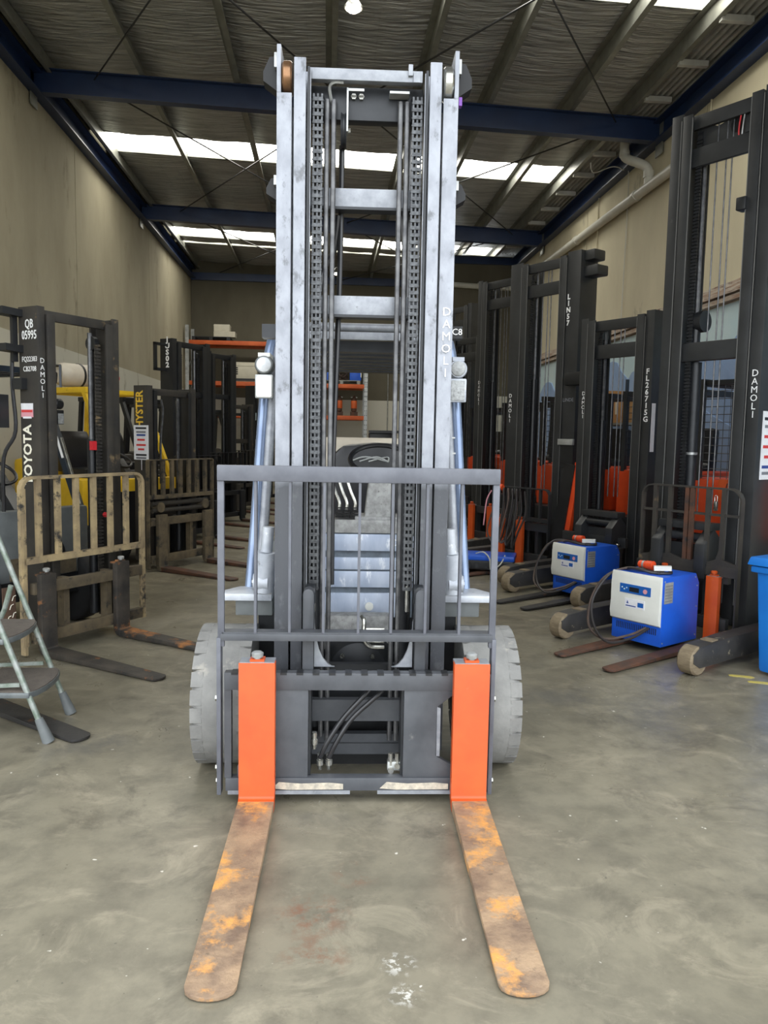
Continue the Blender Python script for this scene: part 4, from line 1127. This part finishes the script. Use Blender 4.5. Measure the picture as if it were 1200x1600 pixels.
R4 = reach('tall narrow black reach truck just behind LIN57, with orange forks', (2.25, 11.3), 3.98, legs=(-.55, .55), cx=0, hw=.5, fk=dict(x=(-.2, .2), sh='paint_orange', bl='rust_dark', L=1.1, zt=.62), mesh=False)
text(R4, stack('DAMOLI'), (-.42, .338, 2.3), .07, 'ink_white', line=.9, name='handwriting')
R5 = reach('lower black reach truck with VM letters, far right beside the back wall', (2.15, 13.6), 3.42, legs=(-.55, .55), cx=0, hw=.48, mesh=False, fk=dict(x=(-.2, .2), sh='paint_orange', bl='rust_dark', L=1.1, zt=.62))
text(R5, stack('VM02'), (-.42, .338, 3.1), .085, 'ink_white', line=.95)
reach('tall black reach truck standing last in the right hand row', (2.3, 15.8), 4.3, legs=(-.55, .55), cx=0, hw=.48, mesh=False, name='reach_truck')
bx(-.60, -.50, .205, .215, .16, .50).build('mud_flap', 'brown_box', TY)
for k, (x, z) in enumerate(((-.58, .42), (-.55, .34), (-.57, .26), (-.53, .40), (-.53, .28))):
    G().tube([(x, .203, z), (x + .012, .203, z + .03), (x + .03, .203, z + .035)], .003, 4).build('scratch', 'ink_cream', TY)

# ------------------------------------------------------------------ chargers, bin and other loose things
def charger(label, o, deg, z0=.06, w=.44, d=.50, h=.53, plug=True):
    T = thing('battery_charger', label, 'charger', (o[0], o[1], z0), deg)
    x = w / 2
    side = [(.012, 0), (d, 0), (d, .05), (d, h - .08), (d - .05, h), (.012, h)]
    G().prism(side, 'x', -x, x).build('body', 'blue_plastic', T, bev=.004)
    for s in (-1, 1):
        for y, z in ((.03, .03), (d - .03, .04), (d - .03, h - .10), (.03, h - .03), (d - .06, h - .03), (d - .03, h * .5)):
            G().cyl((s * x, y, z), (s * (x + .004), y, z), .006, n=8).build('screw', 'galv_light', T)
    f = G()
    f.prism([(-.015, .165), (.012, .150), (.012, h + .004), (-.004, h + .004), (-.014, h - .03), (-.014, h - .06), (-.018, h - .075), (-.018, .30), (-.026, .22)], 'x', -x, x - .005)
    fo = f.build('front_cover', 'plastic_white', T, bev=.003)
    bx(-x * .62, x * .62, -.0215, -.016, h - .155, h - .085).build('control_panel', 'label_blue', fo)
    bx(-.05, .035, -.0235, -.02, h - .14, h - .105).build('display', 'screen', fo)
    G().cyl((.09, -.024, h - .122), (.09, -.02, h - .122), .018, n=16).build('stop_button', 'pink_mark', fo)
    for k in range(3):
        G().cyl((-.115 + k * .02, -.0235, h - .115 - .012 * (k % 2)), (-.115 + k * .02, -.02, h - .115 - .012 * (k % 2)), .006, n=8).build('indicator_dot', 'mural_sky', fo)
    lg = bx(-.085, .09, -.0235, -.019, .265, .335).build('logo_label', 'paper', fo)
    bx(-.075, .015, -.0245, -.022, .275, .283).build('logo_line', 'ink_blue', lg)
    bx(.03, .08, -.0245, -.022, .280, .315).build('logo_block', 'label_blue', lg)
    G().prism([(-.07, .295), (-.06, .32), (-.05, .295)], 'y', -.0245, -.022).build('logo_mark', 'ink_blue', lg)
    for k in range(22):
        xx = -x + .045 + k * .0165
        bx(xx, xx + .006, .0095, .014, .085, .135).build('vent_slot', 'black_paint', T)
    pl = bx(x, x + .003, .03, .14, h - .20, h - .04).build('rating_plate', 'galv_light', T)
    for k in range(6):
        bx(x + .002, x + .0042, .04, .13, h - .185 + k * .023, h - .178 + k * .023).build('print_line', 'ink_grey', pl)
    # leads
    def lead(pts, r, m): G().tube(curve(pts, 6), r, 7).build('lead', m, T)
    lead([(.10, -.0, .13), (.02, -.10, .07), (-.12, -.22, .03), (-.28, -.20, .10), (-.36, -.08, .28), (-.30, .0, .46), (-.15, .08, h + .02), (.0, .14, h + .012), (.10, .2, h + .012)], .010, 'wire')
    lead([(.12, -.0, .13), (.06, -.12, .06), (-.06, -.25, .02), (-.22, -.22, .12), (-.31, -.12, .30), (-.25, .02, .50), (-.10, .12, h + .02), (.05, .2, h + .012), (.12, .1, h + .014)], .010, 'wire_black')
    lead([(-.18, .10, h + .012), (-.05, .05, h + .03), (.08, .10, h + .012), (.15, .22, h + .012), (.02, .28, h + .03), (-.12, .20, h + .012)], .011, 'wire_black')
    if plug:
        p = G().lathe([(.02, 0), (.03, .01), (.03, .06), (.024, .065), (.034, .07), (.036, .13), (.02, .135)], (-.10, .16, h + .055), 'x', 18).build('orange_plug', 'paint_orange_plain', T)
        G().lathe([(.031, 0), (.031, .015)], (-.06, .16, h + .055), 'x', 18).build('plug_ring', 'galv_light', p)
        G().bar((.06, .12, h + .045), (.16, .20, h + .05), .045, .035).build('grey_connector', 'plastic_white', T)
    return T
charger('white and blue battery charger on orange forks beside the blue bin', (2.39, 5.715), -57)
charger('white and blue battery charger farther back, on black forks', (2.455, 7.60), -62, h=.49)

# flat blue unit on the forks of LIN57
T = thing('battery_unit', 'flat blue topped battery unit with black base, low on the floor under hanging cables', 'charger', (1.92, 9.13, .06), -18)
bx(-.35, .35, -.19, .19, 0, .11).build('base', 'black_paint', T, bev=.01)
bx(-.36, .36, -.20, .20, .11, .17).build('top_plate', 'blue_plastic', T, bev=.01)
bx(-.33, -.26, -.196, -.189, .03, .08).build('label_plate', 'paper', T)
for k in range(5):
    bx(-.2 + k * .1, -.15 + k * .1, -.196, -.189, .02, .09).build('side_slot', 'mast_dark', T)
G().tube(curve([(-.1, -.1, .18), (0, -.18, .21), (.08, -.25, .14), (.1, -.27, .02), (.2, -.25, .08), (.25, -.16, .18)], 6), .008, 6).build('lead', 'pvc_white', T)
T = thing('power_lead', 'tangle of black leads with an orange plug hung on the rail of LIN57', 'cable', (2.22, 9.02, 0), -58)
for k in range(6):
    x = -.30 + .07 * k
    G().tube(curve([(x, .02, .98 - .02 * k), (x + .05, -.06, 1.02), (x + .09, -.10, .85), (x + .03 + .03 * (k % 3), -.16, .5 - .03 * k), (x + .15, -.12, .38 + .03 * k), (x + .20, -.06, .75), (x + .14, -.02, 1.0)], 6), .011, 7).build('lead', 'wire_black' if k % 3 else 'wire', T)
G().tube(curve([(-.36, -.02, .98), (-.40, -.06, .85), (-.42, -.08, .55)], 6), .009, 6).build('lead', 'pink_mark', T)
G().lathe([(.03, 0), (.04, .02), (.04, .12), (.03, .14)], (-.30, -.03, 1.03), 'x', 14).build('orange_plug', 'paint_orange_plain', T)
# blue wheelie bin at the right edge
T = thing('wheelie_bin', 'blue plastic wheelie bin at the right edge of the picture', 'bin', (3.30, 5.02, 0), 30)
def frustum(x0, x1, y0, y1, z0, z1, k):
    g = G()
    cx, cy = (x0 + x1) / 2, (y0 + y1) / 2
    b = [(cx + (x - cx) * k, cy + (y - cy) * k, z0) for x, y in ((x0, y0), (x1, y0), (x1, y1), (x0, y1))]
    t = [(x, y, z1) for x, y in ((x0, y0), (x1, y0), (x1, y1), (x0, y1))]
    return g.add(b + t, [(0, 3, 2, 1), (4, 5, 6, 7), (0, 1, 5, 4), (1, 2, 6, 5), (2, 3, 7, 6), (3, 0, 4, 7)])
frustum(-.26, .26, -.22, .22, .02, .76, .84).build('body', 'blue_bin', T, bev=.03)
bx(-.285, .285, -.245, .245, .72, .765).build('rim', 'blue_bin', T, bev=.012)
frustum(-.29, .29, -.25, .25, .77, .83, 1.06).build('lid', 'blue_bin', T, bev=.015)
bx(-.24, -.14, -.255, -.24, .765, .80).build('lid_clip', 'blue_bin', T, bev=.004)
for s in (-1, 1):
    wheel(T, .17 + s * .06 - .02, .17 + s * .06 + .02, .22, .09, 'rubber_black', 0, 'black_paint')
# step stool
T = thing('step_stool', 'worn green tubular step stool with two brown treads at the left edge', 'stool', (-1.44, 4.19, 0), 0)
for yy, x0 in ((-.20, .01), (.215, -.01)):
    o = G().tube([(x0, yy, .0 + .02), (x0 - .36 * 1.05, yy, 1.05)], .015, 12).build('front_leg', 'stool_green', T)
    G().tube([(x0 + .012, yy, 0), (x0 - .036, yy, .125)], [.032, .021], 14).build('rubber_foot', 'body_grey', o)
    G().tube([(x0 - .62, yy, .02), (x0 - .34, yy, .60), (x0 - .30, yy, .74)], .014, 10).build('rear_leg', 'stool_green', T)
    G().bar((x0 - .13, yy * .93, .30), (x0 - .48, yy * .93, .285), .012, .02).build('side_brace', 'stool_green', T)
for z, xf, xb in ((.265, -.015, -.37), (.545, -.135, -.47)):
    fr = [(xb, -.21)] + [(xf - .07 + .07 * math.cos(R(a)), (.225 * math.sin(R(a)))) for a in (-75, -50, -25, 0, 25, 50, 75)] + [(xb, .22)]
    o = G().prism(fr, 'z', z - .028, z).build('tread', 'step_rim', T, bev=.003)
    fr2 = [(x * .99 - .004, y * .96) for x, y in fr]
    G().prism(fr2, 'z', z - .002, z + .006).build('tread_mat', 'step_mat', o)
# loose fork under the stool
T = thing('fork_blade', 'black fork blade lying on the floor under the step stool', 'fork', (-2.12, 4.655, 0), 53)
fork(T, 0, .125, .5, 1.10, 'fork_black', 'fork_black', pin=False)

# storage rack at the back wall
RK = thing('pallet_rack', 'orange and galvanised pallet rack against the back wall', 'rack', (0, 23.2, 0))
for x in (-4.08, -1.46, 1.14):
    for y in (0, .95):
        o = bx(x - .05, x + .05, y, y + .08, 0, 4.75 if x < 0 else 4.2).build('upright', 'galv_light', RK)
        if y == 0 and x > 1:
            z = .4
            while z < 4.15:
                for dx in (-.025, .025):
                    bx(x + dx - .010, x + dx + .010, -.002, .002, z, z + .03).build('slot', 'mast_dark', o)
                z += .14
    for k in range(5):
        G().bar((x, .04, .3 + .8 * k), (x, .98, .7 + .8 * k), .03, .03).build('frame_brace', 'galv_light', RK)
for z in (4.20, 3.03, 2.10):
    for x0, x1 in ((-4.03, -1.51), (-1.41, 1.09)):
        for y in (0, .95):
            bx(x0, x1, y, y + .05, z, z + .12).build('beam', 'rack_orange', RK, bev=.004)
        for k in range(3):
            bx(x0 + .02, x1 - .02, .08 + k * .30, .32 + k * .30, z + .105, z + .125).build('shelf_board', 'card_brown' if z < 3 else 'galv', RK)
def pallet(label, x, y, z, w=1.1, d=.85, m='black_paint'):
    T = thing('pallet', label, 'pallet', (x, y, z))
    for k in range(5):
        bx(-w / 2, w / 2, -d / 2 + k * d * .22, -d / 2 + k * d * .22 + .1, .09, .11).build('deck_board', m, T)
    for xx in (-w / 2, -.05, w / 2 - .1):
        bx(xx, xx + .1, -d / 2, d / 2, 0.0, .09).build('bearer', m, T)
pallet('black pallet on the top level of the rack', -3.4, 23.68, 4.326)
pallet('grey pallet under the blue chargers on the rack', .42, 23.68, 3.156, m='galv')
def carton(label, x, y, z, w, d, h, m, name='storage_box', cat='box', lid=True):
    T = thing(name, label, cat, (x, y, z))
    bx(-w / 2, w / 2, -d / 2, d / 2, 0, h).build('body', m, T, bev=.012)
    bx(-w / 2 - .006, w / 2 + .006, -d / 2 - .006, d / 2 + .006, h * .80, h * .86).build('lid_edge', m, T)
    return T
carton('lower cream box on the top pallet of the rack', -3.02, 23.5, 4.436, .62, .4, .16, 'cream')
carton('upper cream box stacked on the top level of the rack', -3.1, 23.5, 4.60, .46, .34, .20, 'cream')
T = carton('cream charger cabinet on the middle level of the rack', -2.40, 23.45, 3.156, .66, .45, .56, 'cream', 'charger_cabinet', 'cabinet')
for k in range(4):
    bx(-.27, -.22, -.232, -.224, .20 + k * .06, .235 + k * .06).build('vent_slot', 'black_paint', T)
bx(-.28, .28, -.232, -.224, .02, .09).build('base_slot', 'black_paint', T)
for x, lab in ((.06, 'left blue charger on the middle level of the rack'), (.83, 'right blue charger on the middle level of the rack')):
    T = carton(lab, x, 23.55, 3.266, .34, .45, .52, 'blue_plastic', 'charger_cabinet', 'charger')
    bx(.15, .176, -.23, -.1, .1, .5).build('pale_edge', 'plastic_white', T)
T = thing('wire_bundle', 'tangle of brown wires between the two blue chargers on the rack', 'wires', (.45, 23.5, 3.27))
rw = random.Random(5)
for k in range(9):
    pts = [(rw.uniform(-.17, .17), rw.uniform(-.1, .1), max(.01, .02 + .07 * j + rw.uniform(-.05, .05))) for j in range(6)]
    G().tube(curve(pts, 4), .012, 5).build('wire', 'wire', T)
carton('small brown carton on the rack beside the left blue charger', -.35, 23.4, 3.156, .2, .3, .2, 'card_brown')
for i, (x, lab) in enumerate(((.12, 'left copper coloured motor on the lower rack level'), (.36, 'second copper coloured motor on the lower rack level'), (.80, 'right copper coloured motor on the lower rack level'))):
    T = thing('electric_motor', lab, 'motor', (x, 23.45, 2.226))
    bx(-.11, .11, -.12, .12, 0, .12).build('foot', 'rust_dark', T)
    G().lathe([(.05, .12), (.085, .14), (.085, .50), (.06, .53), (.03, .60)], (0, 0, 0), 'z', 18).build('casing', 'rust_dark', T)
    G().lathe([(.088, .22), (.092, .23), (.092, .44), (.088, .45)], (0, 0, 0), 'z', 18).build('winding', 'rack_orange', T)
    G().bar((-.10, 0, .55), (.10, 0, .55), .03, .03).build('terminal_bar', 'galv', T)
# black stacker far back
T = thing('pallet_stacker', 'small black pallet stacker far back in front of the rack', 'stacker', (1.30, 18.3, 0))
bx(-.3, .25, 0, .5, .15, 1.7).build('body', 'black_paint', T, bev=.03)
bx(-.32, .45, -.05, .05, 1.70, 1.76).build('top_plate', 'black_paint', T)
G().tube(curve([(.3, 0, 1.0), (.45, 0, 1.45), (.6, 0, 1.62), (.95, 0, 1.65), (1.05, 0, 1.5), (1.1, 0, .9)], 6), .04, 8).build('handle_loop', 'black_paint', T)
bx(.25, 1.15, .05, .5, .1, .95).build('battery_box', 'black_paint', T, bev=.02)
bx(-.05, .15, -.005, 0, 1.15, 1.4).build('notice', 'paper', T)
for x in (-.1, .6):
    wheel(T, x - .04, x + .04, .25, .1, 'rubber_black', 0, 'black_paint')
# worn yellow tape on the floor
for i, (x, y, a, lab) in enumerate(((2.87, 5.02, -25, 'worn yellow tape scrap nearest the reach truck leg'), (2.93, 4.88, -22, 'worn yellow tape scrap between two others beside the blue bin'), (3.00, 4.72, -20, 'worn yellow tape scrap closest to the right picture edge'))):
    o = G().prism([(-.075, -.02), (.06, -.026), (.085, .0), (.07, .024), (-.06, .02), (-.08, .004)], 'z', 0, .0025).build('floor_tape', 'tape_yellow', None, loc=(x, y, .0005))
    o.rotation_euler.z = R(a)
    tag(o, lab, 'tape', 'tape scraps by the bin')

# shelf with cartons against the right wall, seen through the reach truck masts
T = thing('wall_shelf', 'steel shelf of cartons against the right wall behind the shorter reach truck', 'shelf', (4.55, 12.2, 0), 90)
for x in (-1.1, 1.1):
    for y in (-.2, .2):
        bx(x - .02, x + .02, y - .02, y + .02, 0, 2.5).build('post', 'blue_black', T)
for z in (.6, 1.25, 1.85):
    bx(-1.1, 1.1, -.22, .22, z, z + .03).build('shelf_board', 'galv', T)
for i, (y, z, w, h, lab) in enumerate(((11.5, 1.882, .5, .42, 'brown carton nearest on the top of the wall shelf'), (12.15, 1.882, .6, .5, 'large brown carton in the middle of the top wall shelf'), (12.85, 1.882, .45, .36, 'brown carton farthest on the top of the wall shelf'),
                                    (11.6, 1.282, .55, .4, 'brown carton nearest on the middle wall shelf'), (12.6, 1.282, .7, .45, 'wide brown carton farthest on the middle wall shelf'))):
    T = thing('carton', lab, 'carton', (4.53, y, z), 90)
    bx(-w / 2, w / 2, -.18, .18, 0, h).build('body', 'card_brown', T, bev=.006)
    bx(-.03, .03, .178, .183, h * .3, h + .001).build('tape', 'cream', T)
